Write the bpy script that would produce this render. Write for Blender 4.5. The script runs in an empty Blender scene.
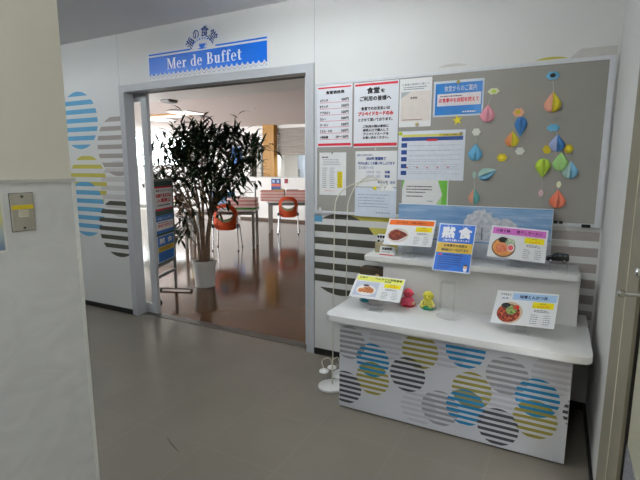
import bpy, bmesh, math, random
from mathutils import Vector, Matrix

SC = bpy.context.scene
COL = SC.collection
random.seed(7)
PI = math.pi

# ------------------------------------------------------------------ camera, world, lights, exposure
def make_camera():
    cd = bpy.data.cameras.new('camera')
    cd.sensor_fit = 'HORIZONTAL'; cd.sensor_width = 36.0
    cd.lens = 455.43 / 640.0 * 36.0
    cd.clip_start = 0.02; cd.clip_end = 200
    p, y, r = .1578, .4825, .0015
    F = Vector((-math.sin(y)*math.cos(p), math.cos(y)*math.cos(p), -math.sin(p)))
    R0 = Vector((math.cos(y), math.sin(y), 0)); U0 = R0.cross(F)
    R = R0*math.cos(r) + U0*math.sin(r); U = R.cross(F)
    o = bpy.data.objects.new('camera', cd); COL.objects.link(o)
    m = Matrix.Identity(4)
    for i in range(3):
        m[i][0] = R[i]; m[i][1] = U[i]; m[i][2] = -F[i]
    m.translation = Vector((-.2323, -3.0136, 1.45))
    o.matrix_world = m
    SC.camera = o
make_camera()

vs = SC.view_settings
SC.display_settings.display_device = 'sRGB'
vs.view_transform = 'Standard'; vs.look = 'None'; vs.gamma = 1.0; vs.use_curve_mapping = False
vs.exposure = 0.30

W = bpy.data.worlds.new('overcast_sky'); SC.world = W; W.use_nodes = True
W.node_tree.nodes['Background'].inputs[0].default_value = (.93, .96, 1.0, 1)
W.node_tree.nodes['Background'].inputs[1].default_value = 10.0

def area(name, loc, aim, sx, sy, power, col=(1, 1, 1), portal=False):
    d = bpy.data.lights.new(name, 'AREA'); d.shape = 'RECTANGLE'; d.size = sx; d.size_y = sy
    d.energy = power; d.color = col
    o = bpy.data.objects.new(name, d); COL.objects.link(o)
    o.location = loc
    o.rotation_euler = (Vector(aim) - Vector(loc)).to_track_quat('-Z', 'Y').to_euler()
    if portal: d.cycles.is_portal = True
    return o
# fluorescent fittings on the corridor ceiling (above the frame, two of them added fill), kitchen lamp, daylight through the windows
area('kitchen_light', (-5.9, 9.6, 2.5), (-5.9, 9.6, 0), 2.0, .6, 160, (.95, 1, 1))
area('window_daylight', (-13.0, 8.45, 2.08), (-13.0, 7.0, 2.08), 4.0, 1.15, 1, portal=True)
area('window_daylight', (-15.25, 5.0, 1.75), (-14.0, 5.0, 1.75), 5.4, 1.8, 1, portal=True)  # portal for the added, unseen side window

# ------------------------------------------------------------------ materials
def lin(c):
    return tuple(((v/255.0)/12.92 if v <= 10 else (((v/255.0)+.055)/1.055)**2.4) for v in c)

MATS = {}
def mat(name, rgb, rough=.5, metal=0.0, var=.04, scale=30.0, bump=0.0, spec=.3, coat=0.0, emit=0.0, stretch=None):
    if name in MATS: return MATS[name]
    m = bpy.data.materials.new(name); m.use_nodes = True
    nt = m.node_tree; b = nt.nodes['Principled BSDF']
    tc = nt.nodes.new('ShaderNodeTexCoord'); nz = nt.nodes.new('ShaderNodeTexNoise')
    nz.inputs['Scale'].default_value = scale; nz.inputs['Detail'].default_value = 3
    if stretch:
        mp = nt.nodes.new('ShaderNodeMapping'); mp.inputs['Scale'].default_value = stretch
        nt.links.new(tc.outputs['Object'], mp.inputs[0]); nt.links.new(mp.outputs[0], nz.inputs['Vector'])
    else:
        nt.links.new(tc.outputs['Object'], nz.inputs['Vector'])
    rp = nt.nodes.new('ShaderNodeValToRGB'); c = lin(rgb)
    rp.color_ramp.elements[0].position = .3; rp.color_ramp.elements[1].position = .7
    rp.color_ramp.elements[0].color = tuple(max(0, v*(1-var)) for v in c) + (1,)
    rp.color_ramp.elements[1].color = tuple(min(1, v*(1+var)) for v in c) + (1,)
    nt.links.new(nz.outputs['Fac'], rp.inputs[0]); nt.links.new(rp.outputs[0], b.inputs['Base Color'])
    b.inputs['Roughness'].default_value = rough; b.inputs['Metallic'].default_value = metal
    b.inputs['Specular IOR Level'].default_value = spec
    if coat: b.inputs['Coat Weight'].default_value = coat; b.inputs['Coat Roughness'].default_value = .1
    if bump:
        bp = nt.nodes.new('ShaderNodeBump'); bp.inputs['Strength'].default_value = bump; bp.inputs['Distance'].default_value = .01
        nt.links.new(nz.outputs['Fac'], bp.inputs['Height']); nt.links.new(bp.outputs[0], b.inputs['Normal'])
    if emit:
        b.inputs['Emission Color'].default_value = c + (1,); b.inputs['Emission Strength'].default_value = emit
    MATS[name] = m
    return m

def ramp_mat(name, stops, scale=40.0, rough=.5, detail=4):
    """noise-coloured print or food"""
    if name in MATS: return MATS[name]
    m = mat(name, (128, 128, 128), rough, scale=scale)
    nt = m.node_tree
    rp = [n for n in nt.nodes if n.type == 'VALTORGB'][0]
    nz = [n for n in nt.nodes if n.type == 'TEX_NOISE'][0]; nz.inputs['Detail'].default_value = detail
    el = rp.color_ramp.elements
    el[0].position = stops[0][0]; el[0].color = lin(stops[0][1]) + (1,)
    el[1].position = stops[-1][0]; el[1].color = lin(stops[-1][1]) + (1,)
    for p, c in stops[1:-1]:
        e = el.new(p); e.color = lin(c) + (1,)
    return m

def clear_mat(name, tint=(1, 1, 1), gloss=.10, haze=0.0):
    if name in MATS: return MATS[name]
    m = bpy.data.materials.new(name); m.use_nodes = True; nt = m.node_tree
    for n in list(nt.nodes): nt.nodes.remove(n)
    out = nt.nodes.new('ShaderNodeOutputMaterial'); mx = nt.nodes.new('ShaderNodeMixShader')
    tr = nt.nodes.new('ShaderNodeBsdfTransparent'); gl = nt.nodes.new('ShaderNodeBsdfGlossy')
    lw = nt.nodes.new('ShaderNodeLayerWeight'); lw.inputs['Blend'].default_value = .25
    ma = nt.nodes.new('ShaderNodeMath'); ma.operation = 'MULTIPLY_ADD'
    ma.inputs[1].default_value = .12; ma.inputs[2].default_value = gloss
    tr.inputs[0].default_value = tint + (1,); gl.inputs['Roughness'].default_value = .05
    nt.links.new(lw.outputs['Fresnel'], ma.inputs[0]); nt.links.new(ma.outputs[0], mx.inputs[0])
    nt.links.new(tr.outputs[0], mx.inputs[1]); nt.links.new(gl.outputs[0], mx.inputs[2])
    if haze:
        df = nt.nodes.new('ShaderNodeBsdfDiffuse'); df.inputs[0].default_value = (.85, .87, .88, 1)
        m2 = nt.nodes.new('ShaderNodeMixShader'); m2.inputs[0].default_value = haze
        nt.links.new(mx.outputs[0], m2.inputs[1]); nt.links.new(df.outputs[0], m2.inputs[2]); nt.links.new(m2.outputs[0], out.inputs[0])
    else: nt.links.new(mx.outputs[0], out.inputs[0])
    MATS[name] = m
    return m

wall_white = mat('wall_white', (214, 214, 211), .55, var=.015, scale=3)
wall_cream = mat('wall_cream', (208, 203, 189), .6, var=.015, scale=3)
ceil_grey = mat('ceiling_paint', (226, 226, 228), .8, var=.02, scale=60)
black_base = mat('black_skirting', (32, 30, 28), .5)
alu = mat('aluminium', (182, 184, 187), .42, .0, var=.02, scale=8, stretch=(1, 1, .1))
alu_bright = mat('bright_aluminium', (208, 210, 213), .38, .0)
steel_dark = mat('dark_metal', (82, 80, 76), .45, .5)
chrome = mat('chrome', (200, 200, 200), .2, .9)
paper = mat('white_paper', (228, 228, 226), .5, var=.01)
ink = mat('black_ink', (38, 38, 42), .5, var=.02)
grey_ink = mat('grey_ink', (135, 138, 145), .5, var=.02)
navy_ink = mat('navy_ink', (45, 70, 135), .5, var=.02)
red_ink = mat('red_ink', (205, 42, 52), .5, var=.02)
laminate = mat('white_laminate', (222, 222, 220), .3, var=.01, scale=5)
clear = clear_mat('clear_acrylic', (.995, .998, .998), .01, .06)
glass = clear_mat('window_glass', (.96, .98, .97), .03)
yellow_print = mat('yellow_print', (240, 226, 20), .45)

# ------------------------------------------------------------------ mesh helpers
def obj(name, bm, m, parent=None, smooth=False, M=None):
    me = bpy.data.meshes.new(name)
    bmesh.ops.recalc_face_normals(bm, faces=bm.faces[:])
    if smooth:
        for f in bm.faces: f.smooth = True
    bm.to_mesh(me); bm.free()
    if m: me.materials.append(m)
    if smooth: me.set_sharp_from_angle(angle=math.radians(40))
    o = bpy.data.objects.new(name, me); COL.objects.link(o)
    if parent is not None: o.parent = parent
    if M is not None:
        o.matrix_world = M
    return o

def sheet_obj(name, bm, m, parent):
    """printed layer: keep face directions as drawn"""
    me = bpy.data.meshes.new(name); bm.to_mesh(me); bm.free(); me.materials.append(m)
    o = bpy.data.objects.new(name, me); COL.objects.link(o); o.parent = parent
    return o

def tag(o, label=None, cat=None, group=None, kind=None):
    if label: o['label'] = label
    if cat: o['category'] = cat
    if group: o['group'] = group
    if kind: o['kind'] = kind
    return o

def empty(name, loc, label, cat, group=None, rz=0.0):
    o = bpy.data.objects.new(name, None); COL.objects.link(o)
    o.empty_display_size = .05
    o.location = loc; o.rotation_euler = (0, 0, rz)
    return tag(o, label, cat, group)

def struct(name, bm, m, parent=None, smooth=False):
    o = obj(name, bm, m, parent, smooth)
    if parent is None: o['kind'] = 'structure'
    return o

def box(bm, x0, y0, z0, x1, y1, z1, bev=0.0, seg=2):
    r = bmesh.ops.create_cube(bm, size=1.0)
    vv = r['verts']
    for v in vv:
        v.co = Vector(((x0+x1)/2 + v.co.x*(x1-x0), (y0+y1)/2 + v.co.y*(y1-y0), (z0+z1)/2 + v.co.z*(z1-z0)))
    if bev:
        es = list({e for v in vv for e in v.link_edges})
        bmesh.ops.bevel(bm, geom=es, offset=bev, segments=seg, affect='EDGES', profile=.5)

def B(*a, **k):
    bm = bmesh.new(); box(bm, *a, **k); return bm

def tube(bm, pts, r, n=8, caps=True):
    pts = [Vector(p) for p in pts]; rings = []
    prev = None
    for i, p in enumerate(pts):
        t = ((pts[min(i+1, len(pts)-1)] - pts[max(i-1, 0)])).normalized()
        if prev is None:
            a = t.orthogonal().normalized()
        else:
            a = (prev - t*prev.dot(t))
            a = a.normalized() if a.length > 1e-6 else t.orthogonal().normalized()
        prev = a; b = t.cross(a)
        rr = r[i] if isinstance(r, (list, tuple)) else r
        rings.append([bm.verts.new(p + (a*math.cos(2*PI*k/n) + b*math.sin(2*PI*k/n))*rr) for k in range(n)])
    for i in range(len(rings)-1):
        for k in range(n):
            bm.faces.new((rings[i][k], rings[i][(k+1) % n], rings[i+1][(k+1) % n], rings[i+1][k]))
    if caps:
        bm.faces.new(list(reversed(rings[0]))); bm.faces.new(rings[-1])

def lathe(bm, prof, c=(0, 0, 0), n=24, axis='Z'):
    c = Vector(c); rings = []
    for r, h in prof:
        ring = []
        for k in range(n):
            a = 2*PI*k/n
            v = Vector((r*math.cos(a), r*math.sin(a), h))
            if axis == 'Y': v = Vector((v.x, -v.z, v.y))
            ring.append(bm.verts.new(c + v))
        rings.append(ring)
    for i in range(len(rings)-1):
        for k in range(n):
            bm.faces.new((rings[i][k], rings[i][(k+1) % n], rings[i+1][(k+1) % n], rings[i+1][k]))
    if prof[0][0] > 1e-5: bm.faces.new(list(reversed(rings[0])))
    if prof[-1][0] > 1e-5: bm.faces.new(rings[-1])
    bmesh.ops.remove_doubles(bm, verts=bm.verts[:], dist=1e-5)

def ball(bm, c, r, sx=1, sy=1, sz=1, n=16):
    rr = bmesh.ops.create_uvsphere(bm, u_segments=n, v_segments=n//2, radius=r)
    for v in rr['verts']: v.co = Vector((c[0]+v.co.x*sx, c[1]+v.co.y*sy, c[2]+v.co.z*sz))

def prism(bm, pts, z0, z1, M=None):
    """extrude a 2-D outline (x, y) from z0 to z1"""
    M = M or Matrix.Identity(4)
    a = [bm.verts.new(M @ Vector((x, y, z0))) for x, y in pts]
    b = [bm.verts.new(M @ Vector((x, y, z1))) for x, y in pts]
    n = len(pts)
    bm.faces.new(list(reversed(a))); bm.faces.new(b)
    for k in range(n):
        bm.faces.new((a[k], a[(k+1) % n], b[(k+1) % n], b[k]))

def rrect(x0, y0, x1, y1, r, n=6):
    out = []
    for cx, cy, a0 in ((x1-r, y1-r, 0), (x0+r, y1-r, PI/2), (x0+r, y0+r, PI), (x1-r, y0+r, 1.5*PI)):
        for k in range(n+1):
            a = a0 + PI/2*k/n; out.append((cx + r*math.cos(a), cy + r*math.sin(a)))
    return out

def ell(cx, cy, rx, ry, n=28):
    return [(cx + rx*math.cos(2*PI*k/n), cy + ry*math.sin(2*PI*k/n)) for k in range(n)]

# ------------------------------------------------------------------ lettering
TXT = {}
def text_geo(s):
    key = s
    if key in TXT: return TXT[key]
    cu = bpy.data.curves.new('lettering', 'FONT'); cu.body = s; cu.size = 1.0; cu.offset = 0.0
    cu.resolution_u = 2
    o = bpy.data.objects.new('lettering', cu); COL.objects.link(o)
    dg = bpy.context.evaluated_depsgraph_get()
    me = bpy.data.meshes.new_from_object(o.evaluated_get(dg))
    vv = [(v.co.x, v.co.y) for v in me.vertices]; ff = [tuple(p.vertices) for p in me.polygons]
    bpy.data.objects.remove(o); bpy.data.curves.remove(cu); bpy.data.meshes.remove(me)
    x0 = min(v[0] for v in vv); x1 = max(v[0] for v in vv); y0 = min(v[1] for v in vv); y1 = max(v[1] for v in vv)
    TXT[key] = (vv, ff, x0, y0, x1, y1)
    return TXT[key]

def frame_wall(x, z, y=0.0):          # faces -Y
    return Matrix(((1, 0, 0, x), (0, 0, -1, y), (0, 1, 0, z), (0, 0, 0, 1)))
def frame_left(y, z, x):              # faces +X
    return Matrix(((0, 0, 1, x), (1, 0, 0, y), (0, 1, 0, z), (0, 0, 0, 1)))
def frame_card(x, y, z, yaw, tilt, roll, w):   # origin = lower left corner of a leaning card
    Bm = Matrix(((1, 0, 0), (0, 0, -1), (0, 1, 0)))
    R = Matrix.Rotation(yaw, 3, 'Z') @ Bm @ Matrix.Rotation(-tilt, 3, 'X') @ Matrix.Rotation(roll, 3, 'Z')
    m = R.to_4x4(); m.translation = Vector((x, y, z)) + R @ Vector((-w/2, 0, 0))
    return m

class Sheet:
    """a flat printed thing: a thin base slab plus one child mesh per printed colour"""
    def __init__(self, name, M, w, h, m, label, cat, group=None, thick=.0015, outline=None, parent=None):
        bm = bmesh.new()
        prism(bm, outline or [(0, 0), (w, 0), (w, h), (0, h)], -thick, 0)
        self.o = obj(name, bm, m, parent)
        if parent is None: self.o.matrix_world = M
        if label: tag(self.o, label, cat, group)
        self.w, self.h = w, h; self.layers = []
    def _bm(self, name, m, lvl):
        for L in ([] if name == 'colour_band' else self.layers):
            if L[0] == name and L[1] is m and L[2] == lvl: return L[3]
        bm = bmesh.new(); self.layers.append((name, m, lvl, bm)); return bm
    def poly(self, pts, m, name='colour_band', lvl=1):
        bm = self._bm(name, m, lvl); z = .0007*lvl
        vv = [bm.verts.new((x, y, z)) for x, y in pts]
        try: bm.faces.new(vv)
        except ValueError: pass
    def rect(self, x0, y0, x1, y1, m, name='colour_band', lvl=1):
        self.poly([(x0, y0), (x1, y0), (x1, y1), (x0, y1)], m, name, lvl)
    def frect(self, x0, y0, x1, y1, m, name='colour_band', lvl=1):   # fractions
        self.rect(x0*self.w, y0*self.h, x1*self.w, y1*self.h, m, name, lvl)
    def text(self, s, x0, y0, x1, y1, m, bold=0.02, lvl=2, name='lettering', rot=0.0):
        """fit s into the box (fractions of the sheet)"""
        vv, ff, a0, b0, a1, b1 = text_geo(s)
        X0, X1, Y0, Y1 = x0*self.w, x1*self.w, y0*self.h, y1*self.h
        bm = self._bm(name, m, lvl); z = .0007*lvl
        cx, cy = (X0+X1)/2, (Y0+Y1)/2; c, si = math.cos(rot), math.sin(rot)
        d = bold*(Y1-Y0)*1.5
        for q, (ox, oy) in enumerate(((0, 0),) if bold < .012 else ((-d, -d), (d, -d), (-d, d), (d, d), (0, 0))):
            nv = []
            for vx, vy in vv:
                px = (vx-(a0+a1)/2)/(a1-a0)*(X1-X0) + ox; py = (vy-(b0+b1)/2)/(b1-b0)*(Y1-Y0) + oy
                nv.append(bm.verts.new((cx + px*c - py*si, cy + px*si + py*c, z + q*.00008)))
            for f in ff:
                try: bm.faces.new([nv[i] for i in f])
                except ValueError: pass
    def lines(self, x0, y0, x1, y1, n, m, fill=.45, lvl=2, name='small_print', seed=1, dash=.02):
        """rows of print too small to read in the photograph"""
        rnd = random.Random(seed); dy = (y1-y0)/n
        for i in range(n):
            yb = y1 - (i+.5)*dy; x = x0; end = x1 - rnd.random()*(x1-x0)*.25
            while x < end:
                L = dash*(.6 + rnd.random()*1.6)
                self.frect(x, yb-dy*fill/2, min(x+L, end), yb+dy*fill/2, m, name, lvl); x += L + dash*.5
    def done(self):
        for name, m, lvl, bm in self.layers: sheet_obj(name, bm, m, self.o)
        return self.o

# ------------------------------------------------------------------ the setting
def build_shell():
    # corridor floor: faint square tiles
    fm = mat('corridor_vinyl', (115, 109, 99), .22, var=.05, scale=2.2)
    nt = fm.node_tree; b = nt.nodes['Principled BSDF']; rp = [n for n in nt.nodes if n.type == 'VALTORGB'][0]
    tc = [n for n in nt.nodes if n.type == 'TEX_COORD'][0]
    br = nt.nodes.new('ShaderNodeTexBrick'); br.offset = 0.0
    br.inputs['Scale'].default_value = 1.0; br.inputs['Brick Width'].default_value = .45; br.inputs['Row Height'].default_value = .45
    br.inputs['Mortar Size'].default_value = .0022; br.inputs['Mortar Smooth'].default_value = .2
    br.inputs['Color1'].default_value = (1, 1, 1, 1); br.inputs['Color2'].default_value = (.975, .975, .975, 1); br.inputs['Mortar'].default_value = (1.14, 1.12, 1.1, 1)
    mx = nt.nodes.new('ShaderNodeMix'); mx.data_type = 'RGBA'; mx.blend_type = 'MULTIPLY'; mx.inputs[0].default_value = 1
    nt.links.new(tc.outputs['Object'], br.inputs['Vector'])
    nt.links.new(rp.outputs[0], mx.inputs[6]); nt.links.new(br.outputs['Color'], mx.inputs[7]); nt.links.new(mx.outputs[2], b.inputs['Base Color'])
    struct('floor_corridor', B(-7.2, -6.2, -.1, .3, .08, 0), fm)
    rf = mat('restaurant_floor', (92, 64, 42), .12, var=.05, scale=.8, spec=.2)
    struct('floor_restaurant', B(-15.4, .08, -.1, -.5, 11.5, 0), rf)
    # ceilings
    struct('ceiling_corridor', B(-7.2, -6.2, 2.64, .3, .09, 2.74), ceil_grey)
    struct('ceiling_near', B(-15.4, .095, 2.53, -.5, 2.72, 2.75), mat('near_ceiling_white', (238, 236, 232), .8, var=.01))  # near ceiling set whiter than the pinkish ceiling beyond
    struct('ceiling_restaurant', B(-15.4, 2.72, 2.64, -.5, 11.5, 2.75), mat('restaurant_ceiling_pinkish', (226, 214, 208), .85, var=.03, scale=25))
    # back wall with the doorway
    bm = bmesh.new()
    box(bm, -7.2, 0, 0, -3.9, .10, 2.64); box(bm, -1.857, 0, 0, .2, .10, 2.64); box(bm, -3.9, 0, 2.186, -1.857, .10, 2.64)
    wall = struct('wall_back', bm, wall_white)
    decals(wall)
    bm = bmesh.new(); box(bm, -7.1, -.012, 0, -3.9, 0, .048); box(bm, -1.857, -.012, 0, -.002, 0, .048)
    struct('baseboard_back', bm, black_base)
    seam = mat('panel_joint', (182, 184, 186), .6)
    struct('trim_1', B(-3.902, -.0015, 2.19, -3.898, 0, 2.64), seam)
    struct('trim_2', B(-1.859, -.0015, 2.19, -1.855, 0, 2.64), seam)
    # right wall and the steel door in it
    struct('wall_right', B(0, -.858, 0, .15, .0, 2.64), wall_white)
    struct('baseboard_right', B(-.008, -.84, 0, 0, -.012, .048), black_base)
    tan = mat('tan_steel_frame', (132, 125, 106), .5, var=.03)
    cream_door = mat('cream_door_paint', (188, 186, 162), .45, var=.02, scale=4)
    bm = bmesh.new()
    box(bm, -.015, -1.479, 0, .15, -.998, 2.64)
    d = struct('door_2', B(.002, -2.5, .008, .045, -1.487, 2.62), cream_door)
    obj('door_frame', bm, tan, d)
    obj('door_gap_shade', B(-.006, -1.489, 0, .03, -1.4785, 2.63), mat('gap_shade', (38, 34, 28), .7), d)  # dark strip standing in for the shade in the door gap
    obj('frame_groove', B(-.017, -1.276, 0, -.015, -1.266, 2.64), mat('pale_groove', (208, 202, 180), .5), d)
    hb = bmesh.new()
    tube(hb, [(.002, -1.52, 1.103), (-.02, -1.52, 1.102), (-.050, -1.519, 1.101)], [.0075, .0065, .0065], 12)
    tube(hb, [(-.048, -1.519, 1.101), (-.053, -1.519, 1.101), (-.063, -1.518, 1.1005), (-.067, -1.518, 1.1005)], [.008, .0105, .0105, .006], 14)
    hb2 = bmesh.new(); tube(hb2, [(.004, -1.52, 1.103), (-.012, -1.52, 1.103)], .015, 18)
    hb3 = bmesh.new(); tube(hb3, [(.004, -1.52, 1.166), (-.026, -1.52, 1.166), (-.030, -1.52, 1.166)], [.014, .014, .010], 18)
    obj('lever_handle', hb, chrome, d, True); obj('handle_rose', hb2, chrome, d, True); obj('lock_cylinder', hb3, chrome, d, True)
    kp = ramp_mat('grey_speckle', [(.35, (95, 95, 98)), (.65, (150, 150, 154))], 160)
    obj('kick_panel', B(-.001, -2.42, .08, .003, -1.491, .638), kp, d)
    struct('wall_right_far', B(0, -6.2, 0, .15, -2.5, 2.64), wall_white)
    struct('wall_front', B(-7.2, -6.35, 0, .3, -6.2, 2.64), wall_white)
    struct('wall_corridor_end', B(-7.35, -6.2, 0, -7.2, .2, 2.64), wall_white)
    # left wall end: cream above, marble below
    struct('wall_left', B(-1.47, -6.2, 0, -1.2535, -2.3265, 2.64), wall_cream)
    mm = mat('grey_marble', (204, 203, 201), .35, var=.06, scale=5, stretch=(1, 1.6, 2.6))
    nz = [n for n in mm.node_tree.nodes if n.type == 'TEX_NOISE'][0]; nz.inputs['Distortion'].default_value = 2.2; nz.inputs['Detail'].default_value = 7
    struct('wall_left_panel', B(-1.48, -6.2, 0, -1.25, -2.324, 1.415), mm)
    struct('trim_3', B(-1.262, -6.2, 1.415, -1.247, -2.322, 1.424), mat('pale_metal_edge', (185, 184, 178), .4, .3))
    struct('trim_4', B(-1.262, -2.330, 0, -1.2475, -2.3215, 1.424), mat('pale_marble_edge', (214, 213, 208), .4))
    

def circle_decal(parent, cx, cz, r, m, frame_y, pitch, fill, phase, off, x0=-99, x1=99, z0=-99, z1=99):
    """a round sticker cut into level stripes, standing just proud of a face that looks to -Y"""
    bm = bmesh.new(); n = int(2*r/pitch)+2
    for k in range(-1, n+1):
        za = cz - r + (k+phase)*pitch; zb = za + pitch*fill
        za, zb = max(za, cz-r+.0005, z0), min(zb, cz+r-.0005, z1)
        if zb - za < .002: continue
        L, Rr = [], []
        for i in range(7):
            z = za + (zb-za)*i/6; hw = math.sqrt(max(0, r*r-(z-cz)**2))
            L.append((max(cx-hw, x0), z)); Rr.append((min(cx+hw, x1), z))
        if all(b[0]-a[0] < .002 for a, b in zip(L, Rr)): continue
        for i in range(6):
            q = [L[i], Rr[i], Rr[i+1], L[i+1]]
            if min(Rr[i][0]-L[i][0], Rr[i+1][0]-L[i+1][0]) < -.0005: continue
            bm.faces.new([bm.verts.new((x, frame_y-off, z)) for x, z in q])
    o = obj('circle_sticker', bm, m, parent)
    return o

dc_blue = mat('sticker_sky_blue', (96, 160, 198), .5)
dc_yel = mat('sticker_mustard', (192, 182, 84), .5)
dc_grey = mat('sticker_grey', (160, 152, 146), .5)
dc_dark = mat('sticker_charcoal', (78, 76, 66), .5)
dc_pale = mat('sticker_pale_grey', (196, 193, 189), .5)
def decals(wall):
    P = .0852; FL = -3.906; FR = -1.857
    circle_decal(wall, -4.515, 1.906, .278, dc_blue, 0, P, .52, .0, .0010)
    circle_decal(wall, -3.985, 1.647, .281, dc_grey, 0, P, .50, .0, .0012, x1=FL)
    circle_decal(wall, -3.99, 1.24, .27, dc_pale, 0, P, .55, .0, .0008, x1=FL)
    circle_decal(wall, -4.45, 1.29, .28, dc_yel, 0, P, .46, .0, .0014)
    circle_decal(wall, -4.51, 1.03, .282, dc_blue, 0, P, .52, .0, .0018)
    circle_decal(wall, -4.04, .857, .287, dc_dark, 0, P, .5, .0, .0020, x1=FL)
    # beside the doorway, under and behind the board
    PR = .0963
    circle_decal(wall, -1.41, 1.085, .30, dc_yel, 0, PR, .52, .0, .0010)
    circle_decal(wall, -1.638, .806, .31, dc_dark, 0, PR, .53, .0, .0016, x0=FR)
    circle_decal(wall, -1.86, 1.07, .07, dc_blue, 0, PR, .5, .5, .0012, x0=FR)
    circle_decal(wall, -.19, .8125, .34, dc_grey, 0, .0935, .57, .0, .0012, x1=-.012)
    circle_decal(wall, -.46, .98, .30, dc_pale, 0, PR, .5, .1, .0010)
    circle_decal(wall, -.33, 1.80, .272, dc_yel, 0, PR, .5, .5, .0010)
    circle_decal(wall, -.02, 1.86, .29, dc_pale, 0, PR, .5, .0, .0012, x1=-.012)
    circle_decal(wall, -.88, 1.84, .25, dc_pale, 0, PR, .5, .0, .0012)

def build_doorway():
    # casing
    bm = bmesh.new()
    box(bm, -3.905, -.012, 0, -3.84, .099, 2.19); box(bm, -1.925, -.012, 0, -1.8575, .099, 2.19); box(bm, -3.84, -.012, 2.13, -1.925, .099, 2.19)
    d = struct('door_1', bm, alu)
    obj('door_track', B(-4.6, .10, 2.128, -1.0, .16, 2.18), steel_dark, d)
    obj('threshold', B(-3.84, .055, -.02, -1.925, .15, .004), mat('worn_threshold_metal', (98, 94, 88), .4, .6), d)
    # the two sliding leaves, pushed back; only an edge of each shows
    for x0, x1, stile in ((-4.55, -3.690, 1), (-2.0, -1.1, -1)):
        bm = bmesh.new()
        a, b = (x1-.072, x1) if stile > 0 else (x0, x0+.07)
        box(bm, a, .108, .006, b, .146, 2.128)
        s = obj('leaf_stile', bm, alu_bright if stile < 0 else alu, d)
        if stile > 0:
            obj('glass_pane', B(x0, .122, .10, a, .130, 2.06), glass, d)
            obj('leaf_rail', B(x0, .110, .006, a, .144, .10), alu, d)
            obj('leaf_rail', B(x0, .110, 2.06, a, .144, 2.126), alu, d)
        else:
            obj('pull_handle', B(-1.985, .096, .86, -1.955, .108, 1.02), alu_bright, d)
            k = bmesh.new(); tube(k, [(-1.97, .108, .62), (-1.97, .094, .62)], .014, 14)
            obj('lock_cylinder', k, steel_dark, d, True)

def build_restaurant_shell():
    w = mat('restaurant_wall', (222, 219, 214), .6, var=.01)
    bm = bmesh.new()     # far wall, y = 8.2: windows on the left, service door, kitchen hatch
    box(bm, -15.4, 8.2, 0, -8.45, 8.4, 1.5); box(bm, -10.95, 8.2, 1.5, -8.45, 8.4, 2.64); box(bm, -8.45, 8.2, 2.1, -7.5, 8.4, 2.64)
    box(bm, -7.91, 8.2, 0, -7.5, 8.4, 2.1); box(bm, -7.5, 8.2, 0, -.5, 8.4, .95); box(bm, -3.5, 8.2, .95, -.5, 8.4, 2.64); box(bm, -7.5, 8.2, 2.55, -3.5, 8.4, 2.64)
    struct('wall_far', bm, w)
    bm = bmesh.new(); box(bm, -15.4, .10, 0, -15.2, 2.2, 2.64); box(bm, -15.4, 7.8, 0, -15.2, 8.4, 2.64); box(bm, -15.4, 2.2, 0, -15.2, 7.8, .85)
    struct('wall_restaurant_left', bm, w)
    struct('wall_restaurant_right', B(-.7, .10, 0, -.5, 8.4, 2.64), w)
    struct('wall_kitchen', B(-9.2, 11.0, 0, -.5, 11.2, 2.64), w)
    struct('wall_kitchen_left', B(-9.2, 8.4, 0, -9.0, 11.0, 2.64), w)
    struct('wall_kitchen_right', B(-.7, 8.4, 0, -.5, 11.0, 2.64), w)
    # windows
    white = mat('white_window_frame', (225, 226, 228), .4)
    def window(name, x0, x1, y, z0, z1, n):
        bm = bmesh.new()
        for z in (z0, z1-.04): box(bm, x0, y, z, x1, y+.06, z+.04)
        for k in range(n+1):
            x = x0 + (x1-x0-.04)*k/n; box(bm, x, y, z0, x+.04, y+.06, z1)
        o = struct(name, bm, white)
        obj('glass_pane', B(x0, y+.025, z0, x1, y+.031, z1), glass, o)
        return o
    window('window_1', -15.2, -10.95, 8.26, 1.5, 2.64, 4)
    bm = bmesh.new()
    for z in (.85, 2.6): box(bm, -15.36, 2.2, z, -15.3, 7.8, z+.04)
    for k in range(6): box(bm, -15.36, 2.2+5.56*k/5, .85, -15.3, 2.24+5.56*k/5, 2.64)
    o = struct('window_added', bm, white); obj('glass_pane', B(-15.335, 2.2, .85, -15.33, 7.8, 2.64), glass, o)  # unseen side window, added to let more daylight into the restaurant
    # wooden pillar and rolling shutter above the kitchen hatch
    struct('pillar_wood', B(-7.867, 8.02, 0, -7.492, 8.2, 2.64), mat('varnished_wood', (168, 122, 52), .4, var=.12, scale=6, stretch=(3, 3, .2)))
    bm = bmesh.new()
    z = 1.80
    while z < 2.60:
        prism(bm, [(8.22, z), (8.205, z+.012), (8.205, z+.048), (8.22, z+.06)], -7.49, -3.5, Matrix(((0, 0, 1, 0), (1, 0, 0, 0), (0, 1, 0, 0), (0, 0, 0, 1))))
        z += .062
    tag(obj('roller_shutter', bm, mat('shutter_grey', (146, 138, 130), .5, .2)), 'grey slatted roller shutter half lowered over the kitchen hatch', 'shutter')
    # service doorway with a grey post
    bm = bmesh.new(); box(bm, -8.45, 8.16, 0, -8.37, 8.4, 2.1); box(bm, -7.93, 8.16, 0, -7.91, 8.4, 2.1); box(bm, -8.45, 8.16, 2.07, -7.91, 8.4, 2.1)
    o = struct('door_3', bm, mat('olive_grey_frame', (112, 108, 98), .5)); obj('half_open_leaf', B(-8.12, 8.25, .01, -8.08, 8.95, 2.06), mat('leaf_olive_grey', (150, 150, 138), .5), o)
    # low white partition in front of the kitchen
    p = struct('partition_low', B(-8.29, 7.46, 0, -1.2, 7.56, 1.18), w)
    obj('capping', B(-8.30, 7.45, 1.18, -1.2, 7.57, 1.20), mat('grey_capping', (170, 170, 168), .4), p)
    obj('baseboard', B(-8.295, 7.45, 0, -1.2, 7.46, .06), mat('brown_skirting', (80, 62, 48), .5), p)

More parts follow.
